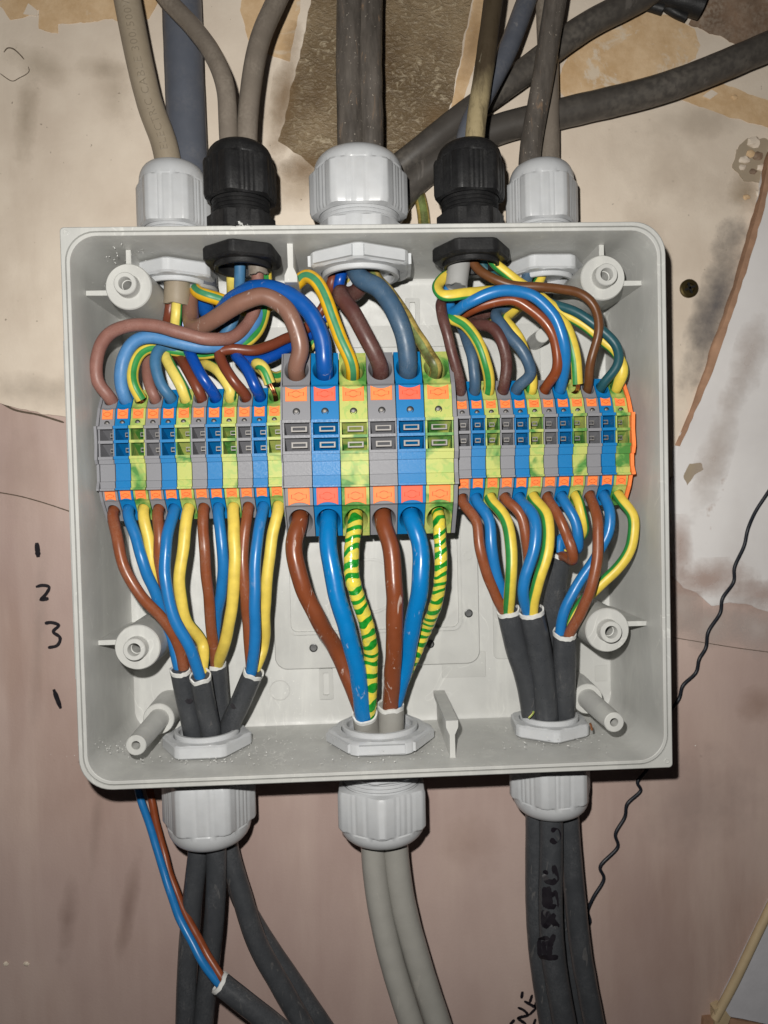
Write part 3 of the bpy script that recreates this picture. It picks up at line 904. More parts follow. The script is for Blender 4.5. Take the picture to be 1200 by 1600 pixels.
gland('pale grey cable gland under the box holding two thick light grey cables', 597, 1270, 33, -1, 22.3, 24.4, (14, 40), (1, 9), 'gland', 2, 30, 5.8, True, group=GG)
gland('pale grey cable gland under the box above the marker-written cable', 860, 1250, 37, -1, 20.0, 19.0, (6, 33.5), (1, 4), 'gland', 22, 4, 5.6, group=GG)

# ------------------------------------------------------------------ terminal blocks on their rail
def make_housing(prof, hole_a, hole_b, pitch, mat, yback, rx_, ry_):
    """prof: world (z mm, y mm) down the front; hole_a/hole_b: index of the sloping entry faces; origin at (0,0,0), x centred"""
    w = pitch / 2 - .17
    v, f = [], []
    pts = list(prof)
    k0 = len(pts)
    pts_all = pts + [(prof[-1][0] + 2, yback), (prof[0][0] - 2, yback)]
    n = len(pts_all)
    for x in (-w, w):
        for (z, y) in pts_all: v.append(Vector((x, y, z)) * S)
    info = {}
    for i in range(n):
        j = (i + 1) % n
        if i in (hole_a, hole_b):
            A = Vector((0, pts_all[i][1], pts_all[i][0])); B = Vector((0, pts_all[j][1], pts_all[j][0]))
            d = (B - A); L = d.length; d.normalize()
            top = (i == hole_a)
            nrm = Vector((0, -d.z, d.y)) if (Vector((0, -d.z, d.y)).y < 0) else Vector((0, d.z, -d.y))
            # hole sits towards the front edge
            cpos = A + d * (L * (.54 if top else .46))
            K = 32
            rim, rimo = [], []
            base = len(v)
            for k in range(K):
                a = 2 * PI * k / K
                ex, es = rx_ * math.cos(a), ry_ * math.sin(a)
                v.append((cpos + Vector((1, 0, 0)) * ex + d * es) * S)
            # outer boundary of the face, sampled by angle
            for k in range(K):
                a = 2 * PI * k / K
                dx, ds = math.cos(a), math.sin(a)
                lx = w / abs(dx) if abs(dx) > 1e-6 else 1e9
                ls = ((L - (cpos - A).length) / ds if ds > 1e-6 else ((cpos - A).length / -ds if ds < -1e-6 else 1e9))
                tt = min(lx, ls)
                v.append((cpos + Vector((1, 0, 0)) * dx * tt + d * ds * tt) * S)
            inw = (Vector((0, 1, 0)) * .86 + Vector((0, 0, -1 if top else 1)) * .5).normalized()
            for dep, sc_ in ((-.5, .97), (.8, .86), (5.0, .74), (11, .66)):
                for k in range(K):
                    a = 2 * PI * k / K
                    v.append((cpos + inw * dep + (Vector((1, 0, 0)) * rx_ * math.cos(a) + d * ry_ * math.sin(a)) * sc_) * S)
            for k in range(K):
                k2 = (k + 1) % K
                f.append((base + k, base + k2, base + K + k2, base + K + k))
                f.append((base + k, base + k2, base + 2 * K + k2, base + 2 * K + k))
                for q in range(3):
                    s0 = base + (2 + q) * K; s1 = s0 + K
                    f.append((s0 + k, s0 + k2, s1 + k2, s1 + k))
            f.append(tuple(range(base + 5 * K, base + 6 * K)))
            # corner fillers between the sampled boundary and the rectangle
            corner = [i, j, n + j, n + i]
            crd = [v[q] for q in corner]
            for ci, cv in zip(corner, crd):
                best = sorted(range(K), key=lambda k: (v[base + K + k] - cv).length)[:2]
                k_a, k_b = best
                f.append((base + K + k_a, base + K + k_b, ci))
            info['top' if top else 'bot'] = (cpos.copy(), inw.copy())
        else:
            f.append((i, j, n + j, n + i))
    f.append(tuple(range(n))[::-1]); f.append(tuple(range(n, 2 * n)))
    me_o = obj('housing', v, f, mat, None, True, None, 25)
    me = me_o.data
    bpy.data.objects.remove(me_o)
    return me, info

def simple_mesh(name, v, f, mat, smooth=False):
    o = obj(name, v, f, mat, None, smooth)
    fixn(o)
    me = o.data
    bpy.data.objects.remove(o)
    return me

def button_mesh(w, a, b, curve, mat):
    """a,b: (z,y) mm ends of the button face, the curved edge at b"""
    A = Vector((0, a[1], a[0])); B = Vector((0, b[1], b[0])); d = (B - A); L = d.length; d.normalize()
    nr = Vector((0, -abs(d.z), d.y if d.z < 0 else -d.y)); nr = Vector((0, -1, 0)) - d * (Vector((0, -1, 0)).dot(d)); nr.normalize()
    out = [(-w, 0), (w, 0)]
    for k in range(9):
        q = 1 - 2 * k / 8
        out.append((w * q, L - curve * (1 - q * q)))
    v, f = [], []
    n = len(out)
    for off, sh in ((-1.0, 1), (.35, 1), (.5, .93)):
        for (x, s) in out:
            v.append((A + d * (L / 2 + (s - L / 2) * sh) + Vector((x * sh, 0, 0)) + nr * off) * S)
    for i in range(2):
        for k in range(n):
            k2 = (k + 1) % n
            f.append((i * n + k, i * n + k2, (i + 1) * n + k2, (i + 1) * n + k))
    f.append(tuple(range(2 * n, 3 * n)))
    me = simple_mesh('release_button', v, f, mat)
    # embossed slot outline
    line = []
    lw = .26 if w > 3 else .2
    hw, hh, rr = w * .72, L * .12, L * .25
    up = [(-hw, hh), (-rr * 1.05, hh), (-rr * .7, rr * .8), (0, rr), (rr * .7, rr * .8), (rr * 1.05, hh), (hw, hh)]
    path = up + [(x, -s) for x, s in reversed(up)]
    mid = L * .47
    v, f = [], []
    n = len(path)
    for (x, s) in path:
        l = max(.2, math.hypot(x, s))
        for k in (0, lw):
            v.append((A + d * (mid + s * (1 - k / l)) + Vector((x * (1 - k / l), 0, 0)) + nr * .58) * S)
    for k in range(n):
        k2 = (k + 1) % n
        f.append((2 * k, 2 * k2, 2 * k2 + 1, 2 * k + 1))
    em = simple_mesh('slot_outline', v, f, M['oline'])
    return me, em

ORDER = ['top', 'rim', 'b0', 'b1', 'lu', 'ledge', 'l1', 'w0', 'r0', 'r0b', 'r1', 'r1b', 'w1', 'e2', 'l2', 'l2b', 'f1', 'f1b', 'f2', 'f2b', 'g0', 'g1', 'g2', 'c0', 'c1', 'rim2', 'bot']
def terminal_kind(px, ys, zs, pitch, rxh, ryh, bw):
    """ys: photo rows for the profile, zs depths -> meshes for one kind of block; px the column used to read them"""
    ys = dict(ys)
    ys['lu'] = ys['ledge'] - .2; ys['e2'] = ys['w1'] + .1; ys['l2'] = ys['w1'] + 4.6; ys['l2b'] = ys['l2'] + .3
    ys['g0'] = ys['c0'] - 5.0; ys['g1'] = ys['c0'] - 4.7; ys['g2'] = ys['c0'] - 1.6
    ys['r1'] = ys['r0'] + 4.6; ys['r1b'] = ys['r1'] + .1; ys['l1'] = ys['ledge'] + 4.6; ys['w0'] = ys['l1'] + .1
    Y = lambda key: mmz(px, ys[key], zs[key])
    pr = []
    def add(key): pr.append((Y(key), zs[key]))
    for k in ORDER: add(k)
    return pr

kinds = {}
def build_bank(tag_, px, ys, zs, pitch, rxh, ryh, bw):
    pr = terminal_kind(px, ys, zs, pitch, rxh, ryh, bw)
    zr = pr[0][0] * 0.5 + pr[-1][0] * .5
    pr0 = [(z - zr, y) for z, y in pr]
    I = {k: i for i, k in enumerate(ORDER)}
    d = {'zr': zr, 'pr': pr0, 'I': I}
    for col, mt in (('g', 'tgrey'), ('b', 'tblue'), ('y', 'tgy')):
        me, info = make_housing(pr0, 0, len(ORDER) - 2, pitch, M[mt], 52, rxh, ryh)
        d[col] = me; d['info'] = info
        # thin side wall closing the windows
        w = pitch / 2 - .1
        z0, z1 = pr0[I['ledge']][0], pr0[I['f1']][0]
        yy = pr0[I['r0b']][1] + .8
        th = .75 if pitch > 9 else .6
        v = []
        for x in (-w, -w + th):
            for (z, y) in ((z0, yy), (z1, yy), (z1, 48), (z0, 48)): v.append(Vector((x, y, z)) * S)
        d['wall' + col] = simple_mesh('side_wall', v, [(0, 1, 2, 3), (4, 5, 6, 7), (0, 1, 5, 4), (1, 2, 6, 5), (2, 3, 7, 6), (3, 0, 4, 7)], M[mt])
        v = []
        for x in (w - th * .6, w):
            for (z, y) in ((z0, yy + .4), (z1, yy + .4), (z1, 48), (z0, 48)): v.append(Vector((x, y, z)) * S)
        d['wall2' + col] = simple_mesh('side_wall', v, [(0, 1, 2, 3), (4, 5, 6, 7), (0, 1, 5, 4), (1, 2, 6, 5), (2, 3, 7, 6), (3, 0, 4, 7)], M[mt])
    for nm, mt in (('o', 'orange'), ('c', 'orange2')):
        a, b = pr0[I['b1']], pr0[I['b0']]
        d['bt' + nm], d['et'] = button_mesh(bw, a, b, bw * .28, M[mt])
        a, b = pr0[I['c0']], pr0[I['c1']]
        d['bb' + nm], d['eb'] = button_mesh(bw, a, b, bw * .28, M[mt])
    # contacts in the two windows: tinned bar with a slit
    def contact(zc_, y, w, h, sh, x0):
        v, f = [], []
        def q(x_0, x_1, z_0, z_1, yf, yb):
            b = len(v)
            for x in (x_0, x_1):
                for (z, yy) in ((z_0, yf), (z_1, yf), (z_1, yb), (z_0, yb)): v.append(Vector((x, yy, z)) * S)
            for g in ((0, 1, 2, 3), (4, 5, 6, 7), (0, 1, 5, 4), (1, 2, 6, 5), (2, 3, 7, 6), (3, 0, 4, 7)): f.append(tuple(b + z for z in g))
        # frame of four sides round a slit
        q(x0 - w, x0 + w, zc_ + sh, zc_ + h, y, y + 3); q(x0 - w, x0 + w, zc_ - h, zc_ - sh, y, y + 3)
        q(x0 - w, x0 - w * .8, zc_ - sh, zc_ + sh, y + .02, y + 3); q(x0 + w * .8, x0 + w, zc_ - sh, zc_ + sh, y + .02, y + 3)
        return simple_mesh('contact', v, f, M['metal'])
    big = pitch > 9
    zc1 = (pr0[I['w0']][0] + pr0[I['r0']][0]) / 2; zc2 = (pr0[I['r1']][0] + pr0[I['w1']][0]) / 2
    yrec = pr0[I['w0']][1] + 4.6
    cw = 3.3 if big else 1.15
    ch = (1.2, .62) if big else (.95, .5)
    d['c1'] = contact(zc1 - (0.2 if big else .3), yrec - (1.6 if big else 1.1), cw, ch[0], ch[1], .6 if big else .9)
    d['c2'] = contact(zc2 - (.2 if big else .3), yrec - (1.6 if big else 1.1), cw, ch[0], ch[1], .6 if big else .9)
    # raised edge round each window (big blocks)
    # test point
    zt_ = (pr0[I['b1']][0] * .45 + pr0[I['ledge']][0] * .55); yt = pr0[I['b1']][1] * .45 + pr0[I['lu']][1] * .55
    r = 1.35 if big else 1.0
    v, f = [], []
    K = 18
    for rr, yy in ((r * 1.15, -.05), (r * 1.05, -.22), (r * .92, -.2), (r * .8, -.03)):
        for k in range(K):
            a = 2 * PI * k / K
            v.append(Vector((rr * math.cos(a), yt + yy, zt_ + rr * math.sin(a))) * S)
    for i in range(3):
        for k in range(K):
            k2 = (k + 1) % K
            f.append((i * K + k, i * K + k2, (i + 1) * K + k2, (i + 1) * K + k))
    f.append(tuple(range(3 * K, 4 * K)))
    d['hole'] = simple_mesh('test_hole', v, f, M['blkdot'])  # black disc on the face, shade of the hole painted instead of cut
    v, f = [], []
    for i, (rr, yy) in enumerate(((r * .78, -.05), (r * .6, -.22), (r * .3, -.32))):
        for k in range(K):
            a = 2 * PI * k / K
            v.append(Vector((rr * math.cos(a) - r * .1, yt + yy, zt_ + rr * math.sin(a) * .9 + r * .1)) * S)
    for i in range(2):
        for k in range(K):
            k2 = (k + 1) % K
            f.append((i * K + k, i * K + k2, (i + 1) * K + k2, (i + 1) * K + k))
    f.append(tuple(range(2 * K, 3 * K)))
    d['dot'] = simple_mesh('test_contact', v, f, M['metal'], True)
    kinds[tag_] = d
    return d

ORD = ['first', 'second', 'third', 'fourth', 'fifth', 'sixth', 'seventh', 'eighth', 'ninth', 'tenth', 'eleventh', 'twelfth']
CN = {'g': 'grey', 'b': 'blue', 'y': 'green-yellow'}
HOLE = {}
def place(tag_, idx, x, col, label, group, btn='o'):
    d = kinds[tag_]
    dz = random.uniform(-.12, .12); dy = random.uniform(-.1, .1)
    loc = Vector((x, dy, d['zr'] + dz)) * S
    r = thing('terminal_block', label, 'terminal block', loc, group)
    r.rotation_euler = (0, random.uniform(-.004, .004), 0)
    def part(name, me, par):
        o = bpy.data.objects.new(name, me); COL.objects.link(o); o.parent = par
        return o
    part('housing', d[col], r); part('side_wall', d['wall' + col], r); part('side_wall', d['wall2' + col], r)
    b = part('release_button', d['bt' + btn], r); part('slot_outline', d['et'], b)
    b = part('release_button', d['bb' + btn], r); part('slot_outline', d['eb'], b)
    part('contact', d['c1'], r); part('contact', d['c2'], r)
    h = part('test_hole', d['hole'], r); part('test_contact', d['dot'], h)
    for side in ('top', 'bot'):
        cpos, inw = d['info'][side]
        HOLE[(tag_, idx, side)] = (loc + cpos * S, inw.copy())

def prow(top, rim, b0, b1, ledge, l1, w0, r0, r1, w1, l2, f1, f2, c0, c1, rim2, bot):
    return dict(top=top, rim=rim, b0=b0, b1=b1, ledge=ledge, l1=l1, w0=l1 + .5, r0=r0, r0b=r0, r1=r1, r1b=r1 , w1=w1, l2=l2, f1=f1, f1b=f1 + .6, f2=f2, f2b=f2 + .6, c0=c0, c1=c1, rim2=rim2, bot=bot)
def depths(p):
    return dict(top=p + 13, rim=p + 6.5, b0=p + 5.6, b1=p + 4.4, lu=p + 3.2, ledge=p + .6, l1=p + .6, w0=p + 4.5, r0=p + 14, r0b=p + 1.0, r1=p + 1.0, r1b=p + 4.5, w1=p + 14, e2=p + .2, l2=p + .2, l2b=p + 1.2, f1=p + 1.4, f1b=p + 2.6, f2=p + 2.6, f2b=p + 1.9, g0=p + 2.2, g1=p + 1.0, g2=p + 1.0, c0=p + 4.4, c1=p + 5.6, rim2=p + 6.5, bot=p + 13)
yL = dict(top=608, rim=635, b0=637, b1=652.5, ledge=663, l1=666, w0=666.5, r0=685.5, r0b=685.6, r1=689, r1b=689.1, w1=710.5, l2=711, f1=722, f1b=722.6, f2=749, f2b=749.6, c0=765, c1=778.5, rim2=781, bot=811)
yB = dict(top=551, rim=600, b0=603, b1=625.5, ledge=654, l1=657, w0=657.5, r0=678, r0b=678.1, r1=682, r1b=682.1, w1=703, l2=703.5, f1=719, f1b=719.6, f2=741, f2b=741.6, c0=761, c1=787.5, rim2=790, bot=836)
yR = dict(top=594, rim=622, b0=624, b1=636.5, ledge=647, l1=650, w0=650.5, r0=670.5, r0b=670.6, r1=674, r1b=674.1, w1=694.5, l2=695, f1=711, f1b=711.6, f2=731, f2b=731.6, c0=746, c1=760.5, rim2=763, bot=792)
pL = 13.0
zB = depths(6.0); zB['top'] = 6 + 17; zB['bot'] = 6 + 17; zB['rim'] = 6 + 7; zB['rim2'] = 6 + 7
zL = depths(pL); 
def solve_pitch(xa, xb, y, z, n): return mmx(xa, y, z), mmx(xb, y, z), (mmx(xb, y, z) - mmx(xa, y, z)) / (n - 1)
xa, xb, pt = solve_pitch(169.5, 429.5, 648, pL + 6, 12)
build_bank('L', 300, yL, zL, pt, 2.65, 3.7, 2.15)
for i in range(12):
    col = 'gby'[i % 3]
    k = 11 - i
    place('L', i, xa + pt * i, col, 'small %s terminal block, %s from the big blocks in the bank without end plate' % (CN[col], ORD[k] if k else 'nearest'), 'small terminal blocks below the faded brown and blue wires')
xa2, xb2, pt2 = solve_pitch(463, 683.5, 614, 12, 6)
build_bank('B', 572, yB, zB, pt2, 5.2, 6.9, 4.45)
BL = ['large grey terminal block fed by the thick faded brown wire', 'large blue terminal block fed by the glossy deep blue wire', 'large green-yellow terminal block under the clean yellow striped wire',
      'large grey terminal block fed by the dark brown wire', 'large blue terminal block fed by the dusty slate blue wire', 'large green-yellow terminal block under the dirty stained earth wire']
for i in range(6):
    place('B', i, xa2 + pt2 * i, 'gby'[i % 3], BL[i], 'large terminal blocks in the middle of the rail', 'c' if i % 3 == 1 else 'o')
xa3, xb3, pt3 = solve_pitch(721, 967, 631, pL + 6, 12)
build_bank('R', 845, yR, zL, pt3, 2.6, 3.6, 2.1)
for i in range(12):
    col = 'gby'[i % 3]
    k = 11 - i
    place('R', i, xa3 + pt3 * i, col, 'small %s terminal block, %s the orange end plate' % (CN[col], (ORD[k] + ' from') if k else 'touching'), 'small terminal blocks up to the orange end plate')
# end plates
def end_plate(x, d, mat, label, th, extra, name):
    pr = kinds[d]['pr']
    zr = kinds[d]['zr']
    pl = [(y - extra, z + zr) for z, y in pr]
    out = []
    I = kinds[d]['I']
    for k in ('top', 'rim', 'b1', 'lu', 'ledge', 'r0b', 'r1', 'l2', 'f1', 'f1b', 'f2', 'g1', 'g2', 'c0', 'rim2', 'bot'):
        z, y = pr[I[k]]
        out.append((y - extra, z + zr))
    out += [(52, out[-1][1] + 2), (52, out[0][1] - 2)]
    root = thing(name, label, 'end plate', Vector((x, 52, zr)) * S)
    prism('plate', out, x, x + th, mat, root, 'X', False)
    return root
end_plate(xa3 + pt3 * 11.5 + .1, 'R', M['orange'], 'thin orange end plate closing the row by the box wall', 1.5, .8, 'end_plate')
end_plate(xa2 + pt2 * 5.5 + .05, 'B', M['tgrey'], 'thin grey end plate on the last large block', 1.6, .3, 'end_plate')
end_plate(xa2 - pt2 * .5 - .7, 'B', M['tgrey'], 'thin grey end plate where the large blocks begin', .6, -.4, 'end_plate')
end_plate(xa - pt * .5 - 1.3, 'L', M['tgrey'], 'thin grey end plate at the open end of the small blocks', 1.1, .2, 'end_plate')
# rail
zr = (kinds['L']['zr'] + kinds['R']['zr']) / 2
x0, x1 = xa - 6, xa3 + pt3 * 12
pl = [(57.9, zr - 13.5), (56.9, zr - 13.5), (56.9, zr - 17.5), (50.5, zr - 17.5)]
pr_ = [(50.4, zr - 17.5), (51.4, zr - 17.5), (51.4, zr - 12.7), (57.9, zr - 12.7), (57.9, zr + 12.7), (51.4, zr + 12.7), (51.4, zr + 17.5), (50.4, zr + 17.5), (50.4, zr + 11.7), (56.9, zr + 11.7), (56.9, zr - 11.7), (50.4, zr - 11.7)]
rail = thing('mounting_rail', 'steel mounting rail carrying the terminal blocks', 'rail', Vector(((x0 + x1) / 2, 57.9, zr)) * S)
prism('rail_strip', pr_, x0, x1, M['steel'], rail, 'X', False)

# ------------------------------------------------------------------ cables: sheath and cores are parts of one cable
def enter(hk, off=0.0, back=2.2, deep=7.0):
    c, inw = HOLE[hk]
    o = Vector((off, 0, 0)) * S
    return [c + o - inw * back * S, c + o * .6 + inw * deep * S]

def core(root, kind, pts, hk=None, r=2.35, mat='br', roll=0.0, roll2=None, off=0.0, wob=.0, rfun=None, flat=1.0, deep=7.0, back=2.2, rev=False, into=None):
    w = [P(*p) for p in pts]
    if into is not None:
        fr_, R_ = into[1], into[2] / S
        c, t = fr_[0][0], fr_[0][1]
        def lim(q):
            d = Vector((q.x - c.x, q.y - c.y, 0)) / S
            m_ = max(1.5, R_ * .86 - r)
            return d * min(1.0, m_ / max(1e-6, d.length)) * S
        o1 = lim(w[1])
        w = [c + t * 9 * S + o1, c + t * 2 * S + o1] + w[2:]
    if hk is not None:
        e = enter(hk, off, back, deep)
        w = (e[::-1] + w) if rev else (w + e)
    name = {'b': 'brown_core', 'l': 'blue_core', 'e': 'earth_core'}[kind]
    return tube(name, w, r, M[mat], root, 16, roll, roll2, flat, wob or .035, rfun, wander=.45)

def sheath(root, pts, r, mat, cut0=False, cut1=False, wob=.02, cutmat='cut', flat=1.0, name='sheath'):
    w = [P(*p) for p in pts]
    o, fr, rr = tube(name, w, r, M[mat], root, 24, 0, None, flat, wob, None, True, 0, 1.6 * S)
    for flag, idx in ((cut0, 0), (cut1, -1)):
        if flag:
            c, t, f_, s_, _ = fr[idx]
            sg = -1 if idx == 0 else 1
            sd = random.random() * 30
            K = 28
            v, f = [], []
            for (q, h) in ((1.01, -1.4), (1.02, .25), (.89, .4), (.84, -1.2)):
                for k in range(K):
                    a = 2 * PI * k / K
                    jg = 1.1 * mnoise.noise(Vector((math.cos(a) * 1.5, math.sin(a) * 1.5, sd))) + .5 * mnoise.noise(Vector((math.cos(a) * 5, math.sin(a) * 5, sd)))
                    v.append(c + (f_ * math.cos(a) * flat + s_ * math.sin(a)) * rr * q + t * sg * (h + jg + .3) * S)
            for i in range(3):
                for k in range(K):
                    k2 = (k + 1) % K
                    f.append((i * K + k, i * K + k2, (i + 1) * K + k2, (i + 1) * K + k))
            fixn(obj('cut_edge', v, f, M[cutmat], o, True, None, 40))
    return o, fr, rr

def cable(label, px, py, z, group=None):
    return thing('cable', label, 'cable', P(px, py, z), group)

def bare(root, pts, hk, r=.9):
    w = [P(*p) for p in pts]
    c, inw = HOLE[hk]
    w += [c + inw * 4 * S]
    for k in range(3):
        dx = Vector(((k - 1) * .5, (k % 2) * .4, 0)) * S
        tube('bare_copper', [q + dx for q in w], .5, M['copper'], root, 8)

GT, GB = 'cables entering from above', 'cables leaving below'
# --- top, first grey gland
k1 = cable('beige grey cable with embossed lettering, bending down into the grey gland', 199, 0, 26, GT)
_, k1fr, k1r = sheath(k1, [(190, -50, 24), (199, 0, 26), (218, 96, 29), (235, 165, 32), (258, 230, 33), (268, 300, 34), (274, 400, 34), (277, 440, 34), (276, 476, 34)], 5.7, 'sh_bei', False, True, .02, 'sh_bei')
core(k1, 'b', [(268, 465, 35), (264, 492, 36), (262, 520, 42), (270, 550, 38), (285, 563, 27), (304, 600, 20)], ('L', 6, 'top'), 2.35, 'br_red')
core(k1, 'l', [(284, 470, 38), (286, 510, 42), (286, 540, 40), (290, 537, 30), (299, 556, 20), (318, 592, 17)], ('L', 7, 'top'), 2.4, 'bl_dk')
core(k1, 'e', [(277, 465, 32), (276, 490, 31), (275, 512, 34), (284, 545, 42), (306, 568, 40), (324, 570, 30), (346, 586, 21), (361, 612, 20)], ('L', 8, 'top'), 2.35, 'gyw', 95)
k2 = cable('thick blue-grey cable running straight down behind the lettered beige cable', 283, 0, 47, GT)
sheath(k2, [(281, -50, 46), (284, 0, 46), (288, 115, 46), (294, 245, 46), (300, 350, 45), (306, 430, 44), (311, 462, 42)], 8.8, 'sh_bg', False, True, .015, 'sh_lt2')
core(k2, 'b', [(300, 440, 40), (296, 485, 35), (303, 511, 28), (322, 507, 22), (350, 489, 17), (380, 471, 13), (413, 463, 11), (438, 474, 11), (457, 498, 11), (469, 545, 13)], ('B', 0, 'top'), 3.65, 'br_thk')
core(k2, 'l', [(316, 425, 44), (320, 480, 42), (335, 497, 38), (362, 470, 28), (397, 451, 20), (425, 451, 17), (461, 466, 15), (484, 489, 14), (503, 528, 14)], ('B', 1, 'top'), 3.6, 'bl_thk')
core(k2, 'e', [(304, 445, 40), (308, 456, 34), (320, 461, 31), (350, 470, 33), (395, 486, 36), (432, 470, 34), (452, 455, 28), (467, 439, 23), (481, 431, 19), (497, 442, 15), (513, 476, 14), (530, 524, 14)], ('B', 2, 'top'), 2.9, 'gyv', 0)
# --- first black gland
k3 = cable('slim grey-brown cable curving in from the left over the blue-grey one', 264, 0, 32, GT)
sheath(k3, [(225, -50, 36), (264, 2, 32), (303, 44, 26), (333, 86, 20), (352, 136, 16), (357, 211, 15), (362, 290, 16), (370, 350, 18), (372, 388, 20)], 3.9, 'sh_gb', False, True, .02, 'sh_gb')
core(k3, 'b', [(368, 385, 22), (364, 440, 38), (355, 500, 42), (320, 545, 40), (268, 547, 36), (240, 552, 32), (230, 570, 26), (233, 600, 21)], ('L', 3, 'top'), 2.35, 'br_fad')
core(k3, 'l', [(374, 385, 18), (374, 440, 24), (368, 490, 36), (345, 530, 36), (310, 547, 30), (280, 544, 27), (256, 541, 24), (243, 556, 21), (250, 597, 19)], ('L', 4, 'top'), 2.4, 'bl_tl')
core(k3, 'e', [(366, 390, 26), (363, 430, 30), (360, 480, 44), (320, 548, 46), (280, 555, 38), (258, 552, 28), (266, 572, 22), (283, 602, 19)], ('L', 5, 'top'), 2.5, 'gyw', 100)
k4 = cable('slim grey-brown cable leaning in from the right to the black gland', 433, 0, 30, GT)
sheath(k4, [(455, -45, 34), (433, 0, 30), (408, 57, 24), (395, 115, 20), (386, 215, 17), (391, 300, 18), (399, 380, 20), (404, 427, 21)], 4.3, 'sh_gb', False, True, .02, 'sh_gb')
core(k4, 'b', [(401, 405, 21), (402, 435, 24), (401, 470, 29), (390, 502, 27), (362, 527, 20), (325, 530, 14), (280, 519, 12), (235, 508, 12), (195, 510, 13), (165, 528, 15), (151, 560, 17), (153, 595, 19)], ('L', 0, 'top'), 2.7, 'br_fad')
core(k4, 'l', [(410, 405, 23), (410, 440, 30), (408, 475, 34), (396, 509, 29), (368, 534, 24), (325, 542, 19), (285, 536, 17), (240, 527, 17), (210, 534, 17), (193, 560, 18), (190, 597, 19)], ('L', 1, 'top'), 2.75, 'bl_fad')
core(k4, 'e', [(413, 405, 21), (416, 432, 26), (414, 480, 33), (408, 508, 31), (388, 533, 27), (362, 544, 25), (320, 553, 27), (270, 548, 27), (238, 541, 23), (219, 553, 21), (208, 580, 19), (209, 602, 18), (221, 624, 20)], None, 2.4, 'gy', 0, -30)
bare(k4, [(219, 622, 20), (223, 630, 21)], ('L', 2, 'top'))
# --- big centre gland
k5 = cable('weathered dark cable, first of the pair in the largest gland', 546, 0, 30, GT)
sheath(k5, [(547, -50, 30), (547, 0, 29), (546, 100, 28), (548, 222, 27), (546, 300, 28), (540, 380, 32), (532, 420, 34)], 5.9, 'sh_wea', False, True, .03, 'sh_gb')
core(k5, 'b', [(524, 415, 32), (518, 442, 30), (508, 475, 38), (480, 512, 38), (442, 531, 30), (400, 547, 23), (362, 546, 21), (343, 550, 21), (347, 567, 19), (364, 593, 17)], ('L', 9, 'top'), 2.3, 'br_red')
core(k5, 'l', [(536, 415, 30), (531, 440, 28), (518, 475, 40), (485, 522, 42), (445, 546, 34), (420, 560, 30), (395, 563, 27), (368, 556, 23), (381, 570, 19), (400, 605, 17)], ('L', 10, 'top'), 2.5, 'bl_dk')
core(k5, 'e', [(545, 418, 38), (530, 460, 46), (490, 530, 46), (455, 577, 42), (432, 590, 36), (410, 578, 27), (401, 568, 22), (412, 575, 18), (422, 600, 18)], None, 2.5, 'gyw', 0)
bare(k5, [(421, 598, 18), (428, 612, 18)], ('L', 11, 'top'))
k5b = cable('weathered dark cable, second of the pair in the largest gland', 580, 0, 36, GT)
sheath(k5b, [(578, -50, 32), (577, 0, 31), (576, 100, 29), (578, 222, 29), (576, 300, 30), (570, 380, 28), (568, 420, 28)], 5.9, 'sh_wea', False, True, .03, 'sh_gb')
core(k5b, 'b', [(572, 412, 30), (566, 440, 28), (556, 457, 26), (542, 461, 23), (532, 457, 19), (536, 467, 16), (551, 488, 14), (575, 533, 13)], ('B', 3, 'top'), 3.5, 'br_dk')
core(k5b, 'l', [(548, 410, 26), (563, 434, 19), (590, 450, 15), (614, 480, 13), (632, 526, 13)], ('B', 4, 'top'), 4.0, 'bl_sl')
core(k5b, 'e', [(573, 410, 32), (590, 438, 27), (612, 463, 24), (640, 504, 20), (668, 552, 17)], ('B', 5, 'top'), 2.7, 'gyd', 30)
# --- second black gland
k6 = cable('dirty cream cable blackened near its top, entering the black gland', 771, 0, 22, GT)
sheath(k6, [(742, 392, 20), (742, 300, 16), (742, 215, 14), (758, 98, 18), (771, 0, 22), (778, -50, 24)], 4.2, 'sh_cream', True, False, .04, 'sh_gb')
core(k6, 'b', [(727, 385, 20), (745, 418, 17), (769, 435, 14), (797, 444, 12), (836, 449, 11), (878, 451, 11), (909, 460, 11), (929, 481, 11), (935, 516, 13), (922, 567, 16)], ('R', 9, 'top'), 1.95, 'br_mid')
core(k6, 'l', [(745, 388, 22), (752, 410, 24), (785, 440, 26), (830, 464, 26), (867, 476, 21), (902, 488, 17), (941, 516, 14), (964, 542, 13), (966, 568, 15)], ('R', 10, 'top'), 2.0, 'bl_gn')
core(k6, 'e', [(760, 388, 22), (771, 409, 18), (797, 432, 17), (836, 457, 19), (880, 490, 21), (916, 510, 20), (940, 531, 19), (962, 550, 18), (973, 578, 17)], ('R', 11, 'top'), 2.2, 'gy', 60, 110, rfun=lambda a, L: 1 + .28 * math.exp(-((a - L + 14) / 5) ** 2))
k7 = cable('smooth blue-grey cable slanting in beside the dirty cream one', 823, 0, 40, GT)
sheath(k7, [(842, -50, 44), (823, 0, 40), (790, 85, 33), (748, 165, 26), (729, 215, 23), (726, 300, 22), (720, 390, 22), (713, 446, 20)], 4.5, 'sh_bg', False, True, .015, 'sh_lt2')
sheath(k7, [(722, 388, 19), (718, 410, 18.6), (713, 447, 17.6)], 4.75, 'sh_lt2', False, True, .015, 'sh_lt2', name='inner_sheath')
core(k7, 'b', [(722, 430, 20), (724, 470, 27), (719, 490, 25), (745, 481, 18), (780, 469, 14), (808, 470, 12), (843, 495, 11), (867, 530, 11), (870, 576, 14)], ('R', 6, 'top'), 2.25, 'br_or')
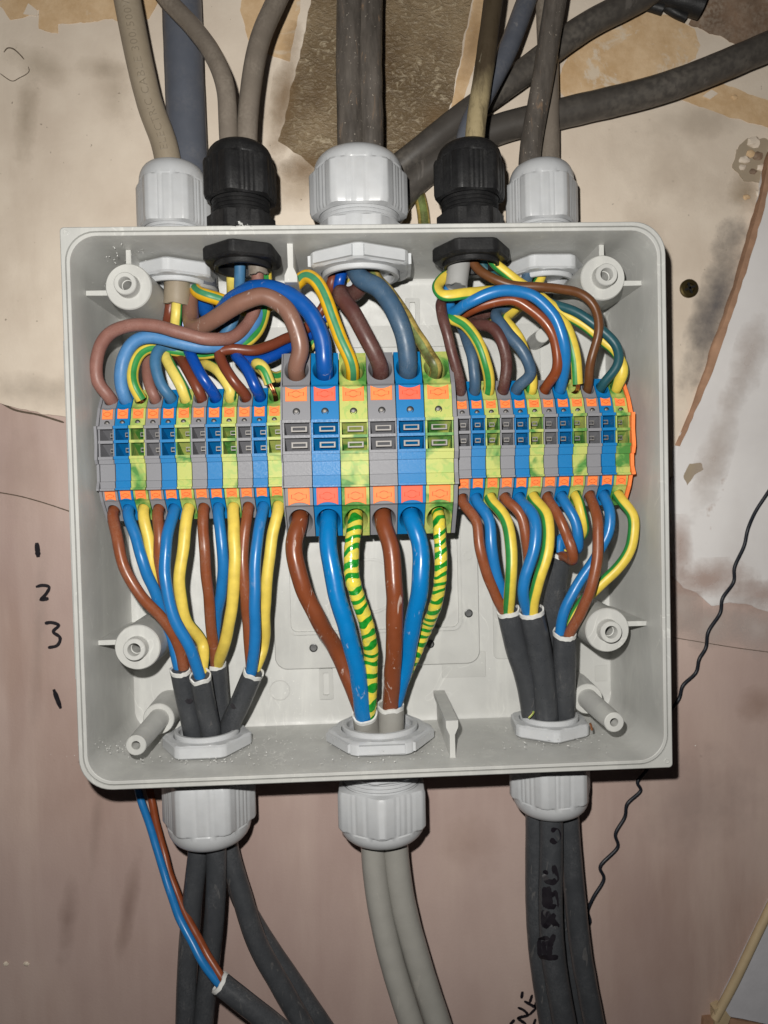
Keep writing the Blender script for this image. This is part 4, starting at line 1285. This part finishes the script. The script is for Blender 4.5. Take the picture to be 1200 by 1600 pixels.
core(k7, 'l', [(706, 425, 20), (702, 452, 24), (706, 487, 21), (731, 474, 13), (762, 460, 10), (797, 453, 9), (836, 464, 9), (867, 496, 9), (883, 548, 11)], ('R', 7, 'top'), 2.45, 'bl')
core(k7, 'e', [(704, 428, 22), (692, 435, 20), (683, 449, 16), (692, 461, 12), (725, 460, 12), (765, 454, 17), (800, 460, 22), (836, 478, 21), (864, 492, 18), (885, 512, 16), (899, 558, 15), (902, 600, 17)], None, 2.4, 'gy', 80, 40, flat=.7)
bare(k7, [(903, 599, 17), (903, 608, 19)], ('R', 8, 'top'))
# --- second grey gland
k8 = cable('grubby grey-brown cable rising from the grey gland, front one of two', 868, 0, 32, GT)
sheath(k8, [(876, -50, 32), (868, 0, 32), (847, 130, 34), (828, 243, 35), (829, 320, 37), (836, 400, 40)], 4.9, 'sh_wea', False, True, .02, 'sh_gb')
core(k8, 'b', [(835, 400, 40), (826, 425, 42), (790, 468, 46), (740, 480, 44), (702, 470, 30), (690, 473, 20), (692, 497, 15), (706, 548, 15)], ('R', 0, 'top'), 2.35, 'br_dk')
core(k8, 'l', [(830, 400, 42), (822, 430, 44), (785, 482, 48), (740, 494, 44), (722, 500, 34), (727, 525, 25), (738, 562, 18)], ('R', 1, 'top'), 2.4, 'bl_sl')
core(k8, 'e', [(842, 400, 42), (835, 430, 44), (800, 490, 46), (745, 490, 40), (710, 490, 28), (704, 498, 20), (724, 505, 17), (745, 531, 15), (759, 567, 15)], ('R', 2, 'top'), 2.45, 'gy', 25)
k9 = cable('plain grey cable rising from the grey gland, behind the grubby one', 852, 0, 46, GT)
sheath(k9, [(850, -50, 46), (853, 0, 46), (857, 130, 46), (858, 240, 45), (857, 300, 44), (850, 400, 42)], 4.7, 'sh_gb', False, True, .02, 'sh_gb')
core(k9, 'b', [(815, 415, 34), (811, 435, 36), (803, 460, 38), (778, 482, 36), (745, 497, 30), (738, 507, 26), (752, 507, 20), (768, 511, 17), (783, 532, 15), (791, 567, 17)], ('R', 3, 'top'), 2.5, 'br_dk')
core(k9, 'l', [(826, 412, 32), (822, 440, 31), (797, 472, 28), (776, 489, 24), (776, 497, 20), (792, 518, 16), (815, 548, 14), (830, 583, 16)], ('R', 4, 'top'), 2.55, 'bl_sl')
core(k9, 'e', [(850, 412, 34), (843, 437, 32), (827, 460, 32), (806, 482, 30), (790, 500, 26), (800, 512, 23), (812, 530, 22), (827, 575, 20)], ('R', 5, 'top'), 2.3, 'gy', 70)
# --- heavy cables across the wall
ka = cable('thick dull black cable sloping steeply across the top right wall', 914, 44, 48)
sheath(ka, [(1080, -60, 50), (1005, -6, 50), (914, 42, 49), (810, 119, 49), (713, 189, 50), (655, 236, 52), (610, 272, 54), (575, 310, 55), (560, 350, 55)], 6.0, 'sh_blk', False, False, .02)
kb = cable('thickest dull black cable running nearly level to the right edge', 1038, 137, 50)
sheath(kb, [(1320, 20, 47), (1200, 73, 48), (1038, 137, 49), (875, 178, 51), (771, 205, 52), (700, 243, 53.5), (640, 292, 54.5), (600, 350, 54.5)], 6.7, 'sh_blk', False, False, .02)
ke = cable('dirty green-yellow earth cable showing behind the largest gland', 655, 310, 58)
tube('earth_sheath', [P(640, 262, 57), P(650, 290, 57), (P(660, 325, 57)), P(666, 390, 57)], 3.0, M['gyd'], ke, 12)
pp = thing('pipe_end', 'black broken pipe end poking in above the thick level cable', 'pipe', P(1050, 0, 54))
tube('pipe', [P(1000, -22, 54), P(1050, -6, 53), P(1098, 9, 52)], 6.0, M['black'], pp, 18, wob=.08)
tube('pipe_clip', [P(1040, 10, 55), P(1056, 20, 54), P(1072, 28, 54)], 2.2, M['black'], pp, 10, wob=.2)
tube('pipe_clip', [P(1008, 6, 56), P(1036, 14, 55)], 3.0, M['black'], pp, 10, wob=.2)

# --- below, first gland: four charcoal cables
c1 = cable('charcoal cable with a single dot, outermost of the four under the small blocks', 282, 1042, 24, GB)
sh_c1 = sheath(c1, [(282, 1046, 22), (291, 1092, 27), (303, 1150, 32), (307, 1210, 34), (308, 1290, 34), (309, 1330, 33), (301, 1405, 32), (293, 1510, 30), (289, 1640, 28)], 4.5, 'sh_dk', True)
core(c1, 'b', [(289, 1060, 24), (287, 1042, 23), (277, 1002, 19), (250, 963, 15), (217, 927, 12), (193, 883, 12), (181, 830, 15)], ('L', 0, 'bot'), 2.35, 'br', into=sh_c1)
core(c1, 'l', [(276, 1060, 26), (273, 1037, 26), (266, 985, 25), (249, 940, 19), (227, 890, 15), (213, 842, 16)], ('L', 1, 'bot'), 2.4, 'bl', into=sh_c1)
core(c1, 'e', [(284, 1060, 29), (281, 1038, 30), (270, 985, 32), (252, 930, 26), (240, 893, 19), (233, 845, 18)], ('L', 2, 'bot'), 2.45, 'gy1', 112, into=sh_c1)
c2 = cable('charcoal cable with the blue core bowing in front, second of the four', 312, 1052, 18, GB)
sh_c2 = sheath(c2, [(313, 1057, 16), (321, 1102, 23), (330, 1150, 29), (333, 1240, 31), (338, 1327, 31), (336, 1420, 30), (327, 1510, 29), (313, 1640, 28)], 4.5, 'sh_dk', True)
core(c2, 'b', [(309, 1070, 22), (306, 1045, 23), (290, 1000, 28), (266, 940, 27), (251, 893, 19), (249, 845, 16)], ('L', 3, 'bot'), 2.35, 'br', into=sh_c2)
core(c2, 'l', [(316, 1075, 18), (313, 1053, 16), (297, 1012, 12), (273, 967, 10), (258, 900, 10), (261, 845, 13)], ('L', 4, 'bot'), 2.45, 'bl', into=sh_c2)
core(c2, 'e', [(318, 1075, 24), (320, 1040, 27), (317, 1007, 26), (291, 967, 18), (281, 910, 15), (288, 845, 16)], ('L', 5, 'bot'), 2.55, 'gy1', 112, into=sh_c2)
c3 = cable('charcoal cable seen behind the other three in the fan', 337, 1033, 34, GB)
sh_c3 = sheath(c3, [(337, 1036, 34), (341, 1080, 38), (346, 1130, 42), (350, 1230, 43), (357, 1325, 40), (375, 1390, 38), (402, 1474, 36), (435, 1534, 34), (495, 1640, 32)], 4.6, 'sh_dk', True)
core(c3, 'b', [(340, 1055, 34), (337, 1015, 29), (327, 947, 20), (320, 862, 16)], ('L', 6, 'bot'), 2.35, 'br', into=sh_c3)
core(c3, 'l', [(331, 1058, 36), (328, 1013, 34), (337, 973, 29), (346, 920, 21), (348, 862, 17)], ('L', 7, 'bot'), 2.4, 'bl', into=sh_c3)
core(c3, 'e', [(345, 1062, 33), (346, 1037, 29), (353, 1000, 22), (363, 943, 16), (367, 862, 14)], ('L', 8, 'bot'), 2.6, 'gy1', 112, into=sh_c3)
c4 = cable('charcoal cable leaning away from the fan with a scribbled mark', 395, 1045, 24, GB)
sh_c4 = sheath(c4, [(396, 1050, 21), (376, 1097, 28), (357, 1142, 35), (352, 1230, 43), (357, 1330, 50), (374, 1398, 51), (408, 1460, 50), (455, 1530, 47), (530, 1640, 44)], 4.5, 'sh_dk', True)
core(c4, 'b', [(389, 1066, 27), (391, 1035, 25), (388, 987, 20), (383, 927, 16), (380, 862, 16)], ('L', 9, 'bot'), 2.35, 'br', into=sh_c4)
core(c4, 'l', [(388, 1070, 23), (394, 1049, 20), (397, 1010, 16), (398, 943, 12), (400, 862, 13)], ('L', 10, 'bot'), 2.45, 'bl', into=sh_c4)
core(c4, 'e', [(393, 1075, 29), (402, 1050, 30), (411, 1012, 27), (414, 960, 20), (420, 877, 16)], ('L', 11, 'bot'), 2.5, 'gy1', 112, into=sh_c4)
# --- below, centre gland: two light grey cables
d1 = cable('thick light grey cable whose blue core rises in front, under the large blocks', 571, 1116, 24, GB)
sh_d1 = sheath(d1, [(570, 1116, 22), (573, 1140, 27), (580, 1200, 31), (583, 1330, 31), (592, 1410, 29), (611, 1498, 26), (655, 1640, 22)], 5.5, 'sh_lt', True)
core(d1, 'b', [(566, 1125, 30), (552, 1070, 28), (526, 1016, 23), (498, 970, 15), (471, 910, 11), (459, 852, 12)], ('B', 0, 'bot'), 3.6, 'br_big', off=-.6, into=sh_d1)
core(d1, 'l', [(569, 1135, 24), (566, 1110, 20), (558, 1045, 14), (543, 985, 10), (525, 925, 8), (513, 852, 11)], ('B', 1, 'bot'), 3.7, 'bl_big', into=sh_d1)
tp = lambda s: (lambda a, L: 1 + .10 * mnoise.noise(Vector((a * .32, s, 0))) + .05 * ((a * .21 + s) % 1.0))
core(d1, 'e', [(583, 1125, 25), (586, 1062, 20), (579, 1009, 15), (567, 955, 11), (551, 904, 10), (550, 852, 12)], ('B', 2, 'bot'), 3.15, 'tape1', rfun=tp(3.1), off=-.5, into=sh_d1)
d2 = cable('thick light grey cable with the straight brown core, under the large blocks', 610, 1100, 30, GB)
sh_d2 = sheath(d2, [(610, 1102, 26), (611, 1140, 29), (614, 1200, 31), (618, 1330, 32), (629, 1410, 31), (652, 1498, 29), (698, 1640, 27)], 5.9, 'sh_lt', True)
core(d2, 'b', [(609, 1128, 27), (610, 1094, 22), (616, 1000, 12), (616, 925, 9), (612, 866, 11)], ('B', 3, 'bot'), 3.65, 'br_big', off=-.3, into=sh_d2)
core(d2, 'l', [(620, 1128, 32), (626, 1086, 28), (636, 1030, 22), (646, 970, 15), (657, 910, 10), (657, 852, 12)], ('B', 4, 'bot'), 3.7, 'bl_big', into=sh_d2)
core(d2, 'e', [(625, 1115, 37), (640, 1050, 35), (661, 992, 26), (678, 955, 18), (688, 904, 12), (688, 852, 13)], ('B', 5, 'bot'), 2.7, 'tape2', rfun=tp(8.4), off=-.2, into=sh_d2)
# --- below, last gland: four charcoal cables
e1 = cable('charcoal cable nearest the large blocks in the bundle of four', 793, 953, 22, GB)
sh_e1 = sheath(e1, [(794, 955, 20), (807, 1013, 25), (822, 1061, 30), (832, 1118, 35), (838, 1200, 38), (838, 1300, 37), (838, 1410, 36), (843, 1490, 35), (865, 1640, 33)], 5.0, 'sh_dk', True)
core(e1, 'b', [(785, 972, 22), (780, 948, 19), (763, 902, 14), (750, 855, 13), (744, 815, 15)], ('R', 0, 'bot'), 2.3, 'br', into=sh_e1)
core(e1, 'l', [(803, 970, 24), (797, 942, 21), (777, 902, 16), (768, 855, 14), (763, 808, 16)], ('R', 1, 'bot'), 2.5, 'bl', into=sh_e1)
core(e1, 'e', [(792, 972, 20), (789, 948, 15), (799, 896, 9), (798, 855, 10), (788, 808, 14)], ('R', 2, 'bot'), 2.55, 'gy', -50, into=sh_e1)
e2 = cable('charcoal cable with marker lettering, in front of the bundle of four', 829, 953, 20, GB)
sh_e2 = sheath(e2, [(830, 955, 18), (842, 1013, 23), (849, 1061, 27), (854, 1122, 31), (858, 1200, 33), (861, 1300, 32), (860, 1410, 30), (864, 1490, 28), (889, 1640, 26)], 5.5, 'sh_dk', True)
_, e2fr, e2r = sh_e2
core(e2, 'b', [(843, 972, 24), (841, 944, 22), (828, 890, 20), (823, 849, 16), (813, 803, 16)], ('R', 3, 'bot'), 2.3, 'br', into=sh_e2)
core(e2, 'l', [(824, 974, 19), (819, 952, 15), (817, 925, 11), (826, 887, 9), (837, 839, 9), (832, 803, 13)], ('R', 4, 'bot'), 2.5, 'bl', into=sh_e2)
core(e2, 'e', [(832, 974, 17), (829, 953, 12), (843, 902, 9), (857, 852, 9), (855, 808, 13)], ('R', 5, 'bot'), 2.55, 'gy', 110, into=sh_e2)
e3 = cable('charcoal cable reaching highest, its cores looping back, in the bundle', 875, 861, 26, GB)
sh_e3 = sheath(e3, [(875, 864, 26), (868, 918, 32), (862, 975, 38), (862, 1050, 43), (866, 1120, 45), (872, 1200, 46), (877, 1300, 47), (883, 1410, 47), (891, 1490, 46), (910, 1640, 45)], 4.9, 'sh_dk', True)
core(e3, 'b', [(872, 880, 30), (876, 862, 24), (886, 870, 18), (895, 876, 13), (893, 858, 10), (884, 832, 12), (874, 808, 14)], ('R', 6, 'bot'), 2.25, 'br', into=sh_e3)
core(e3, 'l', [(877, 880, 32), (871, 850, 30), (878, 840, 28), (893, 857, 25), (902, 858, 20), (903, 838, 16), (896, 808, 16)], ('R', 7, 'bot'), 2.3, 'bl', into=sh_e3)
core(e3, 'e', [(880, 880, 34), (882, 855, 34), (896, 846, 31), (909, 837, 24), (913, 822, 19), (908, 799, 18)], ('R', 8, 'bot'), 2.2, 'gy', 50, into=sh_e3)
e4 = cable('charcoal cable nearest the box wall in the bundle of four', 882, 986, 20, GB)
sh_e4 = sheath(e4, [(882, 989, 19), (882, 1045, 25), (881, 1121, 33), (884, 1200, 37), (889, 1300, 38), (899, 1410, 38), (908, 1490, 37), (936, 1640, 36)], 5.0, 'sh_dk', True)
core(e4, 'b', [(889, 1005, 18), (893, 986, 15), (908, 956, 12), (924, 918, 9), (934, 864, 9), (932, 808, 13)], ('R', 9, 'bot'), 2.3, 'br', into=sh_e4)
core(e4, 'l', [(877, 1005, 21), (875, 984, 19), (880, 958, 17), (896, 925, 16), (924, 880, 16), (950, 834, 15), (953, 803, 16)], ('R', 10, 'bot'), 2.3, 'bl', into=sh_e4)
core(e4, 'e', [(882, 1005, 23), (886, 970, 21), (908, 944, 20), (937, 915, 18), (969, 883, 16), (988, 846, 14), (989, 808, 15)], ('R', 11, 'bot'), 2.4, 'gy', -75, into=sh_e4)
# --- loose stripped cable, bottom left
lc = cable('loose charcoal cable with bare blue and brown cores coming from behind the box', 341, 1533, 28)
sheath(lc, [(344, 1536, 15), (378, 1563, 14), (420, 1596, 14), (480, 1645, 14)], 4.6, 'sh_dk', True)
core(lc, 'l', [(210, 1195, 58), (217, 1240, 54), (240, 1309, 43), (264, 1390, 31), (288, 1450, 22), (312, 1495, 17), (340, 1535, 15), (356, 1549, 15)], None, 1.75, 'bl')
core(lc, 'b', [(228, 1195, 58), (235, 1240, 55), (249, 1306, 45), (276, 1396, 33), (306, 1459, 24), (330, 1502, 18), (348, 1530, 15.5), (364, 1545, 15)], None, 1.75, 'br_or')

# ------------------------------------------------------------------ writing on the cables
def on_cable(fr, r, px, py, lift=.2):
    best = min(fr, key=lambda q: abs(proj_y(q[0]) - py))
    zc = best[0].y / S
    p0 = P(px, py, zc)
    dx = (p0.x - best[0].x) / S
    rr = r / S + lift
    q = max(-.97, min(.97, dx / rr))
    z = zc - rr * math.sqrt(1 - q * q)
    p1 = P(px, py, z)
    return p1
def proj_y(w):
    v = Vector((w.x / S, -w.z / S, w.y / S))
    c = ROT @ v + T_
    return 800 + F * c[1] / c[2]
for pts, w in (([(861, 1296), (871, 1298), (873, 1309), (866, 1316), (860, 1311)], 1.6),
               ([(849.5, 1366), (855, 1377), (864, 1379), (870, 1374), (865, 1352)], 1.7), ([(873, 1349), (872, 1358)], 1.3), ([(849, 1364), (856, 1362)], 1.5),
               ([(851, 1386), (851, 1417)], 1.7), ([(852, 1398), (867, 1398)], 1.7), ([(867, 1391), (870, 1418)], 1.6), ([(851, 1416), (870, 1417)], 1.6), ([(857, 1385), (860, 1416)], 1.6),
               ([(850, 1423), (860, 1434), (872, 1450)], 1.8), ([(867, 1428), (851, 1450)], 1.8), ([(849, 1422), (850, 1448)], 1.7), ([(856, 1424), (858, 1446)], 1.5),
               ([(843, 1496), (872, 1496)], 1.8), ([(844, 1494), (843, 1468)], 1.7), ([(843, 1468), (854, 1466), (859, 1480), (858, 1494)], 1.7), ([(858, 1480), (866, 1460)], 1.7), ([(849, 1470), (851, 1492)], 1.4)):
    dense = []
    for i in range(len(pts) - 1):
        for k in range(4):
            dense.append((pts[i][0] + (pts[i + 1][0] - pts[i][0]) * k / 4, pts[i][1] + (pts[i + 1][1] - pts[i][1]) * k / 4))
    dense.append(pts[-1])
    ribbon('marker_stroke', [on_cable(e2fr, e2r, x, y) for x, y in dense], w * 1.5, M['ink'], e2, .05)
for fr_, r_, pts in ((None, None, None),):
    pass
# embossed lettering along the beige cable
cu = bpy.data.curves.new('lettering', 'FONT')
cu.body = 'ELECTRIC CABLE 300/500V'
cu.size = 4.7; cu.space_character = 1.12; cu.resolution_u = 2; cu.offset = -.02
to = bpy.data.objects.new('lettering', cu); COL.objects.link(to)
dg = bpy.context.evaluated_depsgraph_get()
tm = to.evaluated_get(dg).to_mesh()
tv = [q.co.copy() for q in tm.vertices]; tf = [tuple(p.vertices) for p in tm.polygons]
to.evaluated_get(dg).to_mesh_clear()
bpy.data.objects.remove(to)
path = list(reversed(k1fr))
s0 = None
cum = [0.0]
for i in range(1, len(path)): cum.append(cum[-1] + (path[i][0] - path[i - 1][0]).length / S)
start = min(range(len(path)), key=lambda i: abs(proj_y(path[i][0]) - 240))
st = cum[start]
vv = []
for q in tv:
    a = st + q.x
    i = min(range(len(cum) - 1), key=lambda k: abs(cum[k] - a))
    i = max(1, min(len(path) - 2, i))
    c, t = path[i][0], (path[i + 1][0] - path[i - 1][0]).normalized()
    fcam = Vector((0, -1, 0)); fcam = (fcam - t * fcam.dot(t)).normalized()
    side = t.cross(fcam)
    if side.x > 0: side = -side                     # towards the tops of the letters
    ang = (q.y - 1.9) / (k1r / S)
    rr = k1r * 1.022 + .03 * S
    vv.append(c + t * (a - cum[i]) * S + (fcam * math.cos(ang) + side * math.sin(ang)) * rr)
obj('lettering', vv, tf, M['emb'], k1, False)
# dots on the charcoal cables
for root, px, py, w in ((c1, 295, 1094, 2.0), (c2, 318, 1083, 1.6), (c4, 366, 1102, 2.2)):
    z = {c1: 22.2, c2: 16.0, c4: 24.0}[root]
    ribbon('marker_stroke', [P(px - 5, py - 2, z), P(px, py + 3, z), P(px + 5, py - 2, z)], w, M['ink'], root, .05)

# ------------------------------------------------------------------ shavings and swarf left in the box
def sliver(v, f, c, L, w, rnd):
    b = len(v)
    d = Vector((rnd.uniform(-1, 1), rnd.uniform(-.5, .5), rnd.uniform(-1, 1))).normalized()
    u = d.orthogonal().normalized()
    n_ = d.cross(u)
    for k in range(4):
        q = k / 3 - .5
        bend = n_ * (q * q) * L * .8
        for sg in (-1, 1):
            v.append(c + (d * q * L + bend + u * sg * w * .5) * S)
    for k in range(3):
        f.append((b + 2 * k, b + 2 * k + 1, b + 2 * k + 3, b + 2 * k + 2))
rnd = random.Random(5)
v, f = [], []
def scatter(px, py, z, sx, sy, sz, n, L):
    for _ in range(n):
        c = P(px + rnd.gauss(0, sx), py + rnd.gauss(0, sy), z + rnd.uniform(-sz, sz))
        if c.z < (-hz + 4.9) * S: c.z = (-hz + rnd.uniform(4.9, 5.5)) * S
        if c.z > (hz - 4.7) * S: c.z = (hz - rnd.uniform(4.8, 5.3)) * S
        if c.y > 57.6 * S: c.y = 57.4 * S
        sliver(v, f, c, rnd.uniform(.3, 1.0) * L, rnd.uniform(.12, .35), rnd)
scatter(210, 390, 20, 26, 8, 15, 26, 1.2); scatter(330, 1190, 25, 70, 4, 18, 60, 1.3); scatter(640, 1180, 20, 60, 5, 15, 34, 1.2); scatter(850, 1160, 25, 60, 5, 20, 24, 1.2); scatter(170, 1170, 20, 20, 8, 15, 60, .7); scatter(330, 1190, 25, 90, 5, 20, 110, .6); scatter(560, 1190, 20, 120, 5, 22, 120, .55); scatter(840, 1170, 25, 80, 6, 20, 80, .55); scatter(150, 420, 30, 14, 26, 14, 30, .6); scatter(240, 985, 30, 22, 12, 4, 26, .8)
o = obj('plastic_shavings', v, f, M['cut'], None, False)
tag(o, 'tiny pale plastic shavings lying about inside the box', 'shavings', None, 'stuff')
# chipped burr on the rim, stray strands
bt = thing('plastic_burr', 'ragged white plastic burr on the rim under the black gland', 'burr', P(385, 350, 0))
vv, ff = [], []
for k in range(16): sliver(vv, ff, P(373 + rnd.uniform(0, 20), 351 + rnd.uniform(-4, 4), rnd.uniform(-.8, 1)), rnd.uniform(.6, 1.6), rnd.uniform(.3, .7), rnd)
obj('burr_curls', vv, ff, M['cut'], bt, False)
prism('rim_chip', [(mmx(360, 351, 0), mmz(360, 352, 0)), (mmx(369, 350, 0), mmz(369, 354, 0)), (mmx(368, 347, 0), mmz(368, 347, 0)), (mmx(361, 347, 0), mmz(361, 347, 0))], -.55, .3, M['blkdot'], bt, 'Y', False)  # notch drawn as a black patch on the rim, its shade painted
cs = thing('copper_strand', 'short stray copper strand beside a lock nut on the box floor', 'strand', P(924, 1135, 20))
tube('strand', [P(922, 1130, 16), P(924, 1135, 16), P(925, 1141, 16)], .5, M['copper'], cs, 8)
ys_ = thing('yellow_offcut', 'tiny yellow-green insulation offcut on the charcoal cables', 'offcut', P(830, 1118, 24))
tube('sliver', [P(826, 1122, 24), P(831, 1117, 24.5), P(834, 1113, 24), P(833, 1111, 24)], .38, M['gyw'], ys_, 6)
